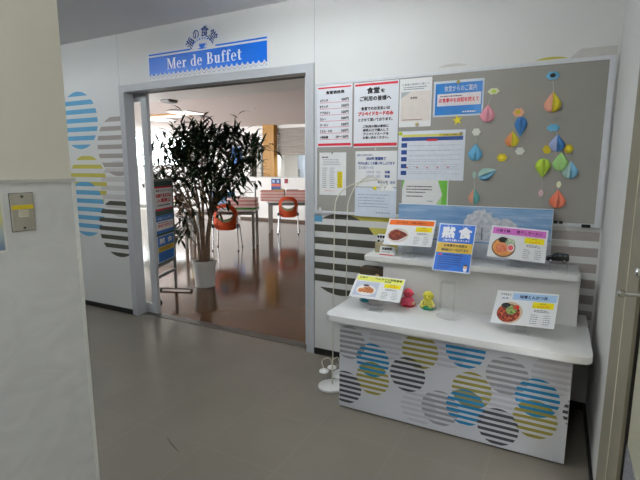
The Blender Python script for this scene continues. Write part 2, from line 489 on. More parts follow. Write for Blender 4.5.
def build_battens():
    tube_m = mat('fluorescent_tube', (241, 247, 252), .5, var=0, emit=53.0)
    fit = mat('batten_white', (226, 226, 224), .5)
    for x, y, rz, lab in ((-1.75, -1.35, 0, 'two-tube ceiling batten near the doorway'), (-4.7, -1.7, 0, 'added two-tube fill batten along the corridor to the left'), (-.62, -3.9, PI/2, 'added two-tube fill batten along the corridor behind')):  # left and rear battens are unseen, added as fill light
        e = empty('ceiling_light', (x, y, 2.64), lab, 'ceiling light', 'corridor ceiling battens', rz)
        obj('housing', B(-.63, -.05, -.055, .63, .05, 0, bev=.006), fit, e)
        for sy in (-.085, .085):
            bm = bmesh.new(); tube(bm, [(-.60, sy, -.085), (.60, sy, -.085)], .016, 10); obj('lamp_tube', bm, tube_m, e, True)
        for sx in (-.615, .615): obj('lamp_holder', B(sx-.012, -.105, -.105, sx+.012, .105, -.02), fit, e)
build_shell()
build_battens()
build_doorway()
build_restaurant_shell()

# ------------------------------------------------------------------ sign over the doorway
def serif(ch):
    R = lambda x0, y0, x1, y1: [(x0, y0), (x1, y0), (x1, y1), (x0, y1)]
    def ring(cx, cy, rx, ry, tx, ty, a0, a1, n=18):
        out = []
        for k in range(n):
            a, b = math.radians(a0+(a1-a0)*k/n), math.radians(a0+(a1-a0)*(k+1)/n)
            out.append([(cx+(rx-tx)*math.cos(a), cy+(ry-ty)*math.sin(a)), (cx+rx*math.cos(a), cy+ry*math.sin(a)),
                        (cx+rx*math.cos(b), cy+ry*math.sin(b)), (cx+(rx-tx)*math.cos(b), cy+(ry-ty)*math.sin(b))])
        return out
    if ch == 'M': return 1.0, [R(.1, 0, .16, 1), R(.74, 0, .91, 1), [(.08, 1), (.28, 1), (.55, .14), (.47, 0)], [(.47, 0), (.53, 0), (.80, 1), (.74, 1)], R(0, 0, .27, .05), R(.64, 0, 1, .05), R(0, .95, .2, 1), R(.78, .95, 1, 1)]
    if ch == 'e': return .52, ring(.26, .33, .25, .35, .14, .05, 0, 318) + [R(.1, .35, .5, .41)]
    if ch == 'r': return .46, [R(.08, 0, .25, .66), R(0, 0, .35, .05), R(0, .61, .1, .66), [(.25, .46), (.36, .6), (.38, .69), (.25, .6)], ell(.37, .58, .08, .09, 12)]
    if ch == 'd': return .60, [R(.36, 0, .52, 1), R(.25, .95, .4, 1), R(.45, 0, .6, .05)] + ring(.27, .33, .26, .35, .15, .05, 45, 315)
    if ch == 'B': return .68, [R(.1, 0, .28, 1), R(0, 0, .32, .05), R(0, .95, .32, 1)] + ring(.3, .74, .28, .26, .15, .05, -90, 90) + ring(.3, .27, .35, .27, .17, .05, -90, 90)
    if ch == 'u': return .62, [R(.08, .16, .24, .66), R(.38, 0, .54, .66), R(0, .61, .1, .66), R(.3, .61, .4, .66), R(.5, 0, .62, .05)] + ring(.26, .18, .18, .2, .14, .08, 180, 335)
    if ch == 'f': return .40, [R(.1, 0, .26, .84), R(0, .61, .4, .66), R(0, 0, .37, .05), ell(.40, .88, .07, .07, 10)] + ring(.29, .8, .19, .21, .12, .06, 40, 180)
    if ch == 't': return .42, [R(.1, .12, .26, .88), R(0, .61, .4, .66)] + ring(.26, .15, .16, .16, .11, .08, 180, 335)
    return .3, []

def build_sign():
    x0, z0 = -3.515, 2.195
    w_, h_ = 1.272, .248
    out = [(0, 0), (w_, 0), (w_, h_)]
    cx, cz, r = .63, .19, .215
    a0 = math.asin((h_-cz)/r)
    out += [(cx + r*math.cos(a0 + (PI-2*a0)*k/20), cz + r*math.sin(a0 + (PI-2*a0)*k/20)) for k in range(21)]
    out += [(0, h_)]
    s = Sheet('restaurant_sign', frame_wall(x0, z0, -.006), w_, h_, mat('sign_white', (216, 218, 220), .4, var=.01), 'wide white and blue restaurant sign with a serif name over the doorway', 'sign', thick=.006, outline=out)
    blue = mat('sign_blue', (20, 108, 214), .35, var=.02)
    # blue field with a scalloped lower edge
    n = 24; top = .196; xa, xb = .016, w_-.016
    for k in range(n):
        u0 = xa + (xb-xa)*k/n; u1 = xa + (xb-xa)*(k+1)/n
        pts = [(u0, top), (u0, .040)]
        for i in range(1, 8):
            t = i/8; pts.append((u0+(u1-u0)*t, .040 + .024*(1-abs(math.cos(PI*t)))))
        pts += [(u1, .040), (u1, top)]
        s.poly(list(reversed(pts)) if False else pts, blue, 'blue_field', 1)
        # fine wave line under it
        for i in range(8):
            ta, tb = i/8, (i+1)/8; f = lambda t: .018 + .022*(1-abs(math.cos(PI*t)))
            ua, ub = u0+(u1-u0)*ta, u0+(u1-u0)*tb
            s.poly([(ua, f(ta)), (ub, f(tb)), (ub, f(tb)+.003), (ua, f(ta)+.003)], navy_ink, 'wave_line', 1)
    s.rect(xa, .210, .50, .223, blue, 'blue_line', 1); s.rect(.762, .210, xb, .223, blue, 'blue_line', 1)
    # name
    bm = s._bm('serif_lettering', mat('sign_letter_white', (236, 240, 244), .35), 2)
    total = sum(serif(c)[0]+.07 for c in 'Mer de Buffet'); px = .228; sc = .80/total; hh = .088
    for c in 'Mer de Buffet':
        wd, polys = serif(c)
        for p in polys:
            vv = [bm.verts.new((px + x*sc, .083 + y*hh, .0014)) for x, y in p]
            bm.faces.new(vv)
        px += (wd+.07)*sc
    # arched characters, dotted arc and cup
    for ch, ang in (('海', 150), ('の', 116), ('食', 80), ('堂', 43)):
        a = math.radians(ang); X, Z = cx + .152*math.cos(a), .19 + .150*math.sin(a); q = .040 if ch != 'の' else .032
        s.text(ch, (X-q)/w_, (Z-q*1.02)/h_, (X+q)/w_, (Z+q*1.02)/h_, navy_ink, .012, 2, 'arched_lettering', rot=a-PI/2)
    for k in range(11):
        a = math.radians(18 + 144*k/10); X, Z = cx + .112*math.cos(a), .218 + .068*math.sin(a)
        q = .0062
        pts = [(X + q*(ca*math.cos(a-PI/2)-sa*math.sin(a-PI/2)), Z + q*(ca*math.sin(a-PI/2)+sa*math.cos(a-PI/2))) for ca, sa in ((-.8, -1.1), (.8, -1.1), (1, 1.1), (-1, 1.1))]
        s.poly(pts, blue, 'dotted_arc', 2)
    cup = [(cx-.040, .246), (cx+.030, .246), (cx+.022, .222), (cx+.008, .213), (cx-.018, .213), (cx-.032, .222)]
    s.poly(list(reversed(cup)), blue, 'cup_emblem', 2)
    s.poly(ell(cx-.006, .210, .050, .0045), blue, 'cup_emblem', 2)
    for k in range(10):
        a, b = math.radians(-80+160*k/10), math.radians(-80+160*(k+1)/10)
        s.poly([(cx+.028+.010*math.cos(a), .234+.007*math.sin(a)), (cx+.028+.016*math.cos(a), .234+.011*math.sin(a)), (cx+.028+.016*math.cos(b), .234+.011*math.sin(b)), (cx+.028+.010*math.cos(b), .234+.007*math.sin(b))], blue, 'cup_emblem', 2)
    s.done()
build_sign()

# ------------------------------------------------------------------ notice board
def build_board():
    felt = mat('grey_felt', (150, 147, 140), .85, var=.05, scale=220, bump=.1)
    o = obj('notice_board', B(-1.835, -.014, 1.13, -.03, -.001, 2.03), felt)
    tag(o, 'long grey felt notice board in an aluminium frame, fixed to the white wall', 'notice board')
    for a in ((-1.849, 2.027, -.012, 2.047), (-1.849, 1.112, -.012, 1.134)):
        obj('frame_rail', B(a[0], -.0172, a[1], a[2], -.001, a[3], bev=.003), alu_bright, o)
    for x, w in ((-1.849, .021), (-.045, .033)):
        obj('frame_rail', B(x, -.0176, 1.112, x+w, -.001, 2.047, bev=.003), alu_bright, o)
build_board()
FB = -.0165    # front of the felt, papers hang here

def pin(name, x, z, m, label, r=.012, group='round magnets on the notice board', y=FB-.003):
    bm = bmesh.new(); lathe(bm, [(r*.8, 0), (r, .003), (r*.95, .008), (r*.5, .012), (0, .013)], (0, 0, 0), 16, 'Y')
    o = obj(name, bm, m, None, True); o.location = (x, y, z)
    return tag(o, label, 'magnet', group)

def build_posters():
    band = mat('poster_red', (208, 48, 62), .45)
    # price list
    s = Sheet('price_poster', frame_wall(-1.827, 1.596, FB), .276, .43, mat('poster_white', (226, 228, 232), .4, var=.01), 'red-banded price list poster nearest the doorway on the notice board', 'poster')
    s.frect(.03, .945, .97, .968, band); s.frect(.03, .02, .97, .06, band)
    s.text('食堂価格表', .26, .855, .78, .905, ink, .04)
    rows = (('Aランチ', '450円'), ('Bランチ', '350円'), ('アラカルト', '320円'), ('カレー', '300円'), ('ラーメン', '320円'), ('うどん・そば', '250円'), ('小鉢各種', '50〜150円'))
    for i, (a, b) in enumerate(rows):
        y = .735 - i*.099; wl = .058*len(a); wr = .05*len(b)
        s.text(a, .09, y, .09+wl, y+.042, ink, .03); s.text(b, .90-wr, y, .90, y+.045, ink, .03)
        s.frect(.08, y-.018, .92, y-.012, band, 'rule_line', 1)
    s.done()
    # notice about prepaid cards
    s = Sheet('notice_poster', frame_wall(-1.537, 1.588, FB), .318, .434, MATS['poster_white'], 'large red-banded notice poster with red middle line beside the price list', 'poster')
    s.frect(.02, .945, .98, .98, band); s.frect(.0, .02, .99, .065, band)
    s.text('食堂', .30, .825, .58, .915, ink, .035); s.text('を', .61, .83, .70, .885, ink, .03)
    s.text('ご利用の皆様へ', .14, .715, .84, .785, ink, .03)
    s.text('食堂でのお支払いは', .17, .575, .82, .625, ink, .03)
    s.text('プリペイドカードのみ', .10, .490, .89, .55, red_ink, .04, 2, 'red_lettering')
    s.text('とさせて頂いております。', .11, .405, .88, .45, ink, .03)
    for i, t in enumerate(('ご利用の際は事前に', '券売入口で購入して', 'プリペイドカードを', 'お買い求めください。')):
        s.text(t, .22, .305-i*.058, .80, .345-i*.058, ink, .03)
    s.done()
    # white sheet with a pale picture
    s = Sheet('picture_notice', frame_wall(-1.212, 1.714, FB), .212, .306, paper, 'white sheet with a pale beige picture, hung right of the red-banded notices', 'notice')
    s.text('お客様の皆様方に致して', .08, .855, .92, .90, ink, .01); s.lines(.12, .76, .90, .84, 2, grey_ink, .5, seed=4)
    s.frect(.05, .12, .96, .73, mat('pale_beige_print', (222, 212, 204), .5), 'picture', 1)
    s.poly([(.05*.212, .73*.306), (.05*.212, .60*.306), (.36*.212, .73*.306)], mat('pale_grey_print', (178, 182, 184), .5), 'picture_corner', 2)
    s.text('食堂部', .34, .58, .56, .62, ink, .02); s.lines(.10, .13, .80, .17, 1, mat('brown_ink', (150, 95, 90), .5), .5, seed=9)
    s.done(); pin('round_magnet', -1.087, 1.728, mat('beige_magnet', (190, 172, 130), .4), 'beige round magnet at the foot of the pale picture sheet')
    # blue laminated poster
    s = Sheet('laminated_poster', frame_wall(-.988, 1.768, FB), .305, .218, mat('film_border', (206, 216, 226), .18, coat=.6), 'shiny blue laminated poster with a white band and red letters', 'poster')
    bl = mat('poster_blue', (44, 124, 200), .15, coat=.8)
    s.frect(.04, .05, .97, .93, bl); s.frect(.08, .30, .95, .64, mat('poster_band_white', (226, 222, 224), .15, coat=.8), 'white_band', 2)
    s.text('食堂からのご案内', .22, .70, .86, .86, paper, .01, 2); s.text('お食事中も会話を控えて', .12, .40, .91, .52, red_ink, .02, 3, 'red_lettering')
    s.lines(.14, .54, .60, .60, 1, ink, .5, 3, seed=3); s.lines(.60, .08, .92, .16, 1, paper, .5, 2, seed=5)
    s.done(); pin('round_magnet', -.836, 1.973, mat('brass_magnet', (176, 158, 104), .35), 'brownish round magnet at the top of the shiny blue poster')
    # sheet with a yellow marked column
    s = Sheet('list_notice', frame_wall(-1.808, 1.251, FB), .215, .306, paper, 'white list sheet with a bright yellow marked column', 'notice')
    s.lines(.10, .86, .34, .92, 1, ink, .5, seed=1); s.lines(.14, .70, .90, .86, 4, grey_ink, .3, seed=2)
    s.lines(.12, .16, .30, .66, 11, grey_ink, .35, seed=3); s.lines(.40, .16, .58, .66, 11, grey_ink, .35, seed=4)
    s.frect(.68, .18, .87, .56, mat('marker_yellow', (222, 205, 40), .5), 'marked_column', 1); s.lines(.70, .20, .86, .54, 9, mat('olive_ink', (160, 145, 40), .5), .35, 2, seed=6)
    s.text('食堂利用について', .20, .09, .66, .115, red_ink, .0, 2, 'red_lettering')
    s.done(); pin('round_magnet', -1.700, 1.553, mat('grey_magnet', (120, 120, 118), .4), 'small dark magnet on top of the yellow-marked list', .006)
    # letter with navy heading, in two sheets
    s = Sheet('letter_notice', frame_wall(-1.522, 1.318, FB), .305, .245, paper, 'white notice lettered in navy blue under the large red-banded notice', 'notice')
    s.text('食堂ご利用の皆様へ', .04, .86, .45, .92, navy_ink, .01); s.text('2022年 営業終了', .27, .75, .74, .83, navy_ink, .03)
    s.text('年内も楽しくお願い申し上げます', .07, .62, .95, .70, navy_ink, .02); s.text('【お知らせ】', .10, .50, .44, .58, navy_ink, .01)
    s.text('1月7日（土）', .28, .38, .62, .45, navy_ink, .01); s.text('休業', .72, .38, .84, .45, navy_ink, .03)
    s.text('1月8日（日）', .28, .26, .62, .33, navy_ink, .01); s.text('営業', .72, .26, .84, .33, navy_ink, .03)
    s.text('海の食堂　店主', .56, .10, .97, .17, navy_ink, .02)
    s.done(); pin('round_magnet', -1.370, 1.575, mat('white_magnet', (205, 205, 205), .4), 'small white magnet above the navy-lettered notice', .006)
    s = Sheet('handwritten_notice', frame_wall(-1.520, 1.108, -.0195), .305, .205, mat('bluish_paper', (214, 222, 233), .5), 'bluish handwritten sheet below the navy-lettered notice, behind the bent wire stems', 'notice')
    s.lines(.08, .30, .92, .80, 5, mat('pencil', (140, 155, 180), .5), .25, seed=12, dash=.03); s.lines(.52, .10, .86, .20, 1, MATS['pencil'], .35, seed=14, dash=.03)
    s.done(); pin('round_magnet', -1.370, 1.309, mat('yellow_magnet', (214, 196, 30), .35), 'yellow round magnet between the navy notice and the bluish sheet', .013)
    # calendar
    s = Sheet('calendar_sheet', frame_wall(-1.211, 1.369, FB-.0015), .432, .318, mat('calendar_paper', (220, 224, 232), .45), 'monthly calendar sheet with a navy header and navy left column', 'calendar')
    nv = mat('calendar_navy', (46, 76, 138), .5)
    s.frect(.06, .88, .62, .93, mat('calendar_yellow', (222, 212, 110), .5)); s.frect(.62, .88, .95, .93, mat('calendar_gold', (206, 186, 60), .5)); s.text('お楽しみ会', .68, .885, .88, .925, ink, .0, 3)
    s.frect(.05, .80, .97, .875, nv); s.frect(.44, .79, .60, .83, red_ink, 'red_tab', 2)
    for i in range(5): s.frect(.05, .10 + i*.142, .14, .19 + i*.142, nv, 'week_cells', 1)
    for i in range(7): s.frect(.15, .13 + i*.095, .95, .134 + i*.095, grey_ink, 'grid_lines', 1)
    for i in range(6): s.lines(.17, .155 + i*.107, .93, .185+i*.107, 1, mat('faint_ink', (172, 178, 192), .5), .3, seed=20+i, dash=.03)
    for i in range(5): s.frect(.14 + i*.155, .245, .165 + i*.155, .265, red_ink, 'red_marks', 2)
    s.done(); pin('round_magnet', -1.196, 1.672, mat('lime_magnet', (196, 205, 50), .35), 'lime round magnet on the left top corner of the calendar', .013); pin('round_magnet', -.805, 1.661, MATS['brass_magnet'], 'brownish round magnet on the right top corner of the calendar', .011)
    # green edged card
    s = Sheet('green_card', frame_wall(-1.176, 1.205, FB), .306, .168, paper, 'white card with green arrow-shaped edges under the calendar', 'notice')
    gr = mat('card_green', (110, 180, 70), .5); gl = mat('card_pale_green', (170, 208, 140), .5); w_, h_ = .306, .168
    s.poly([(.98*w_, .03*h_), (.98*w_, .97*h_), (.78*w_, .97*h_), (.88*w_, .42*h_), (.75*w_, .03*h_)], gr); s.poly([(.75*w_, .03*h_), (.86*w_, .03*h_), (.88*w_, .42*h_)], gl, 'pale_band', 2)
    s.poly([(.0*w_, .6*h_), (.05*w_, .97*h_), (0, .97*h_)], gr)
    s.lines(.10, .44, .66, .78, 3, ink, .35, seed=31); s.lines(.10, .28, .52, .40, 1, ink, .35, seed=33); s.lines(.56, .12, .70, .2, 1, grey_ink, .4, seed=34)
    s.done()
build_posters()

# ------------------------------------------------------------------ paper raindrops
DC = dict(pink=(228, 158, 172), blue=(110, 178, 214), sky=(126, 182, 210), teal=(112, 178, 176), mint=(160, 190, 180), orange=(226, 148, 96), peach=(226, 164, 140), yellow=(224, 208, 60), royal=(72, 130, 190), lav=(160, 170, 205),
          green=(160, 206, 130), lime=(178, 206, 72), coral=(228, 128, 100), cream=(224, 222, 190), white=(216, 218, 208), gold=(200, 178, 40), pinkpale=(214, 180, 186))
def pm(k): return mat('paper_'+k, DC[k], .7, var=.03)
def pleated(x_half, h, a0, a1, n):
    """pleated half drop, tip up at height h, axis at the origin, bulging towards -Y"""
    prof = []
    for i in range(15):
        t = i/14           # 0 bottom .. 1 tip
        if t < .42: r = math.sqrt(max(0, 1-((.42-t)/.42)**2))
        else: u = (t-.42)/.58; r = (1-u)**1.25*(1+.65*u) if u < 1 else 0
        prof.append((max(r, 0)*x_half, t*h))
    bm = bmesh.new(); grid = []
    for k in range(n+1):
        a = a0 + (a1-a0)*k/n; f = 1.0 if k % 2 == 0 else .72
        grid.append([bm.verts.new((r*f*math.cos(a), -r*f*.75*math.sin(a), z)) for r, z in prof])
    for k in range(n):
        for i in range(14):
            try: bm.faces.new((grid[k][i], grid[k+1][i], grid[k+1][i+1], grid[k][i+1]))
            except ValueError: pass
    bmesh.ops.remove_doubles(bm, verts=bm.verts[:], dist=1e-6)
    return bm
def flower_bm(rx, rz, petals=6, depth=.003):
    pts = []
    for k in range(48):
        a = 2*PI*k/48; f = .82 + .18*abs(math.cos(petals*a/2)); pts.append((rx*f*math.cos(a), rz*f*math.sin(a)))
    bm = bmesh.new(); prism(bm, pts, 0, depth, Matrix(((1, 0, 0, 0), (0, 0, -1, 0), (0, 1, 0, 0), (0, 0, 0, 1))))
    return bm
def raindrop(x, ztop, zbot, w_, cl, cr, label, inv=False, lean=0.0, cloud=None):
    """cl/cr: colours of its left and right folds; cloud = (dx, dz, rx, rz, colour, dot colour)"""
    h = ztop-zbot
    e = empty('paper_raindrop', (x, FB-.001, zbot if not inv else ztop), label, 'paper ornament', 'paper raindrops on the notice board')
    rotm = Matrix.Rotation(lean, 4, 'Y') @ (Matrix.Rotation(PI, 4, 'Y') if inv else Matrix.Identity(4))
    if inv: cl, cr = cr, cl
    for c, a0, a1 in ((cl, PI, PI/2), (cr, 0, PI/2)):
        bm = pleated(w_/2, h, a0, a1, 4); bmesh.ops.transform(bm, matrix=rotm, verts=bm.verts[:])
        obj('paper_fold', bm, pm(c), e)
    if cloud:
        dx, dz, rx, rz, c, dot = cloud
        bm = flower_bm(rx, rz); bmesh.ops.translate(bm, vec=(dx, 0, dz), verts=bm.verts[:])
        obj('paper_cloud', bm, pm(c), e)
        if dot:
            bm = flower_bm(rx*.4, rz*.5, 5); bmesh.ops.translate(bm, vec=(dx, -.003, dz), verts=bm.verts[:]); obj('cloud_spot', bm, pm(dot) if dot != 'black' else ink, e)
        bm = bmesh.new(); tube(bm, [(dx, -.002, dz), (0, -.004, h*.99 if not inv else -h*.99)], .0006, 5)
        obj('string', bm, paper, e)
    return e
def flower(x, z, rx, rz, c, c2, label):
    o = obj('paper_flower', flower_bm(rx, rz), pm(c)); o.location = (x, FB-.0005, z)
    if c2:
        bm = flower_bm(rx*.5, rz*.5, 5); bmesh.ops.translate(bm, vec=(-rx*.1, -.003, rz*.1), verts=bm.verts[:]); obj('flower_centre', bm, pm(c2), o)
    return tag(o, label, 'paper ornament', 'paper flowers on the notice board')
def build_drops():
    raindrop(-.655, 1.832, 1.722, .088, 'pink', 'pink', 'pink paper raindrop right beside the shiny blue poster', cloud=(.028, .181, .034, .020, 'cream', 'lime'))
    raindrop(-.715, 1.60, 1.492, .086, 'blue', 'blue', 'light blue paper raindrop right beside the calendar', cloud=(0, .176, .026, .024, 'white', None))
    raindrop(-.668, 1.38, 1.50, .078, 'mint', 'sky', 'pale grey-green paper raindrop lying on its side above the panel', lean=0)
    bpy.data.objects.remove
    raindrop(-.708, 1.325, 1.224, .070, 'peach', 'teal', 'small half peach half teal paper raindrop touching the landscape panel', cloud=(-.004, .182, .012, .022, 'mint', None))
    raindrop(-.508, 1.668, 1.572, .078, 'orange', 'yellow', 'orange and yellow paper raindrop below the upturned blue one')
    raindrop(-.464, 1.748, 1.630, .070, 'royal', 'royal', 'upturned deep blue paper raindrop at the orange one', inv=True)
    raindrop(-.306, 1.880, 1.762, .090, 'peach', 'yellow', 'yellow paper raindrop highest on the board', cloud=(-.010, .204, .036, .024, 'blue', 'black'))
    raindrop(-.267, 1.642, 1.540, .086, 'lav', 'royal', 'blue and lavender paper raindrop between two yellow flowers', cloud=(-.026, .137, .034, .022, 'blue', None))
    raindrop(-.240, 1.54, 1.432, .084, 'green', 'green', 'pale green paper raindrop above the coral one')
    raindrop(-.330, 1.505, 1.391, .084, 'lime', 'lime', 'upturned lime green paper raindrop', inv=True, cloud=(0, -.202, .014, .022, 'pinkpale', None))
    raindrop(-.189, 1.492, 1.387, .084, 'mint', 'sky', 'teal-blue paper raindrop overlapped by the pale green one')
    raindrop(-.240, 1.326, 1.216, .088, 'coral', 'coral', 'coral red paper raindrop lowest on the board', cloud=(0, .139, .013, .020, 'cream', None))
    flower(-.482, 1.772, .032, .026, 'peach', 'gold', 'peach paper flower with a gold centre above the upturned blue raindrop')
    flower(-.460, 1.548, .026, .024, 'white', None, 'plain white paper flower under the orange raindrop')
    flower(-.558, 1.511, .030, .026, 'gold', 'yellow', 'golden paper flower alone on the open felt')
    flower(-.315, 1.555, .024, .026, 'gold', None, 'golden paper flower on the left of the lavender-blue raindrop')
    flower(-.205, 1.557, .024, .026, 'gold', 'yellow', 'golden paper flower on the right of the lavender-blue raindrop')
    pts = []
    for k in range(10):
        a = PI/2 + PI*k/5 + .2; r = .034 if k % 2 == 0 else .014; pts.append((r*math.cos(a), r*math.sin(a)))
    bm = bmesh.new(); prism(bm, pts, 0, .004, Matrix(((1, 0, 0, 0), (0, 0, -1, 0), (0, 1, 0, 0), (0, 0, 0, 1))))
    o = obj('paper_star', bm, pm('yellow')); o.location = (-.832, FB-.0005, 1.744); tag(o, 'yellow paper star under the shiny blue poster', 'paper ornament')
build_drops()
# the side-lying drop: lay the third one over
def lay_drop():
    for o in bpy.data.objects:
        if o.get('label', '').startswith('pale grey-green paper raindrop lying'):
            o.location = (-.690, FB-.001, 1.392); o.rotation_euler = (0, math.radians(66), 0)
            for c in o.children:
                for v in c.data.vertices: v.co.z = -v.co.z
lay_drop()

def build_board_bits():
    blk = mat('black_rubber', (24, 24, 26), .5)
    for x, lab in ((-.240, 'black clip on the lower board rail next to the panel, first of a pair'), (-.213, 'black clip on the lower board rail, second of the pair from the panel')):
        bm = bmesh.new(); box(bm, -.010, -.012, -.008, .010, 0, .008, bev=.002); o = obj('small_clip', bm, blk); o.location = (x, -.018, 1.136); tag(o, lab, 'clip', 'black clips on the board rail')
    o = obj('bar_magnet', B(-.022, -.012, -.009, .022, 0, .009, bev=.002), blk); o.location = (-.085, -.018, 1.122); tag(o, 'black bar magnet on the lower rail near the board corner', 'magnet')
    bm = bmesh.new(); lathe(bm, [(.010, 0), (.010, .012), (.006, .016), (.007, .022), (0, .026)], n=14)
    o = obj('white_hook', bm, paper, None, True); o.location = (-1.798, -.0265, 1.136); tag(o, 'small white knob hook at the lower board corner by the doorway', 'hook')
build_board_bits()

# ------------------------------------------------------------------ display counter
def build_counter():
    root = empty('display_counter', (-.72, -.36, 0), 'white display counter with striped circles on its front and a raised back shelf', 'counter')
    L = Matrix.Translation((.72, .36, 0))
    def part(name, bm, m, parent=root, smooth=False):
        if parent is root: bmesh.ops.transform(bm, matrix=L, verts=bm.verts[:])
        return obj(name, bm, m, parent, smooth)
    # table top with rounded front corners
    def slab(x0, y0, x1, y1, z0, z1, r, bev=.004):
        pts = [(x1, y1), (x0, y1)]
        pts += [(x0+r-r*math.cos(a), y0+r-r*math.sin(a)) for a in [PI/2*k/8 for k in range(9)]]
        pts += [(x1-r+r*math.sin(a), y0+r-r*math.cos(a)) for a in [PI/2*k/8 for k in range(9)]]
        bm = bmesh.new(); prism(bm, pts, z0, z1)
        es = [e for e in bm.edges if abs(e.verts[0].co.z-e.verts[1].co.z) < 1e-5]
        bmesh.ops.bevel(bm, geom=es, offset=bev, segments=2, affect='EDGES', profile=.5)
        return bm
    part('table_top', slab(-1.408, -.725, -.040, -.03, .563, .60, .055), laminate, smooth=True)
    part('body', B(-1.333, -.642, .012, -.117, -.04, .563), mat('counter_side_white', (208, 208, 210), .5))
    part('plinth', B(-1.31, -.63, 0, -.14, -.06, .012), black_base)
    fp = part('front_panel', B(-1.336, -.65, .010, -.115, -.642, .563), mat('front_panel_white', (204, 205, 210), .4, var=.01))
    # stripes sit on the panel (panel-local coordinates = world + shift)
    cb = mat('panel_blue', (36, 128, 176), .4); co = mat('panel_olive', (152, 142, 66), .4); cd = mat('panel_charcoal', (74, 74, 78), .4); cg = mat('panel_grey', (150, 148, 152), .4); cp = mat('panel_pale', (188, 187, 196), .4)
    P = .0315
    for cx, cz, m, ph, lv in ((-1.047, .465, cp, .2, 1), (-.704, .486, cp, .2, 1), (-.845, .122, cp, .3, 1), (-.405, .262, cp, .2, 1), (-.19, .455, cp, .1, 1),
                              (-1.272, .424, cg, .0, 2), (-.849, .452, co, .1, 3), (-1.122, .231, co, .1, 3), (-1.124, .343, cb, .0, 4), (-1.292, .138, cd, .1, 3), (-.914, .302, cd, .0, 5),
                              (-.609, .507, cb, .1, 4), (-.727, .147, cg, .1, 3), (-.567, .290, co, .0, 3), (-.593, .187, cb, .1, 4), (-.400, .408, cg, .1, 3), (-.427, .122, cd, .1, 5),
                              (-.258, .209, co, .1, 3), (-.256, .324, cb, .0, 4), (-.039, .283, cd, .0, 3)):
        o = circle_decal(fp, cx, cz, .1015, m, -.65, P, .52, ph, .0006+.0003*lv, x0=-1.334, x1=-.117, z1=.562)
        for v in o.data.vertices: v.co += Vector((.72, .36, 0))
    # the solid overlaps where two stickers cross
    def lens(c1, c2, m, off):
        pts = []; r = .1015; (x1, z1), (x2, z2) = c1, c2; d = math.hypot(x2-x1, z2-z1); th = math.acos(d/2/r); b = math.atan2(z2-z1, x2-x1)
        for k in range(13): a = b-th+2*th*k/12; pts.append((x1+r*math.cos(a), z1+r*math.sin(a)))
        for k in range(1, 12): a = b+PI-th+2*th*k/12; pts.append((x2+r*math.cos(a), z2+r*math.sin(a)))
        bm = bmesh.new(); bm.faces.new([bm.verts.new((x+.72, -.65-off+.36, z)) for x, z in pts]); obj('circle_overlap', bm, m, fp)
    lens((-1.122, .231), (-1.124, .343), co, .0017); lens((-.567, .290), (-.593, .187), mat('panel_olive_grey', (142, 138, 96), .4), .0017); lens((-.258, .209), (-.256, .324), co, .0017)
    # riser and shelf
    part('back_riser', B(-1.206, -.272, .60, -.098, -.03, .853), mat('riser_white', (206, 204, 200), .5, var=.01))
    part('back_shelf', slab(-1.335, -.30, -.100, -.005, .853, .885, .025), laminate, smooth=True)
build_counter()

# ------------------------------------------------------------------ menu cards on clear stands
def easel(M, w, h, surf, label, post_dy=.012, base=(.09, .07)):
    """clear acrylic stand that carries a leaning card; M is the card's frame"""
    low = M @ Vector((w/2, 0, -.004)); up_ = M @ Vector((w/2, h*.75, -.004))
    ax = (M.to_3x3() @ Vector((1, 0, 0))).normalized()
    e = empty('card_stand', (low.x, low.y + post_dy, surf), label, 'card stand', 'clear acrylic card stands')
    o0 = Vector(e.location)
    def strip(name, a, b, hw, t):
        a, b = a-o0, b-o0; d = (b-a).normalized(); n = ax.cross(d).normalized()
        bm = bmesh.new(); vv = []
        for p in (a, b):
            for sx, sn in ((-1, 0), (1, 0), (1, 1), (-1, 1)): vv.append(bm.verts.new(p + ax*hw*sx - n*t*sn*(-1 if n.y > 0 else 1)))
        for q in ((0, 1, 2, 3), (7, 6, 5, 4), (0, 4, 5, 1), (1, 5, 6, 2), (2, 6, 7, 3), (3, 7, 4, 0)): bm.faces.new([vv[i] for i in q])
        obj(name, bm, clear, e)
    pd = Vector((0, post_dy, 0))
    strip('back_plate', low + pd*.2, up_ + pd*.2, .028, .002)
    strip('post', Vector((low.x, low.y, surf+.003)) + pd, low + pd, .028, .0025)
    bm = B(-base[0]/2, -.012, 0, base[0]/2, base[1]-.012, .003); obj('foot_plate', bm, clear, e)
    bm = B(-.028, -post_dy-.006, low.z-surf-.0045, .028, .0, low.z-surf-.002); obj('lip', bm, clear, e)
    return e

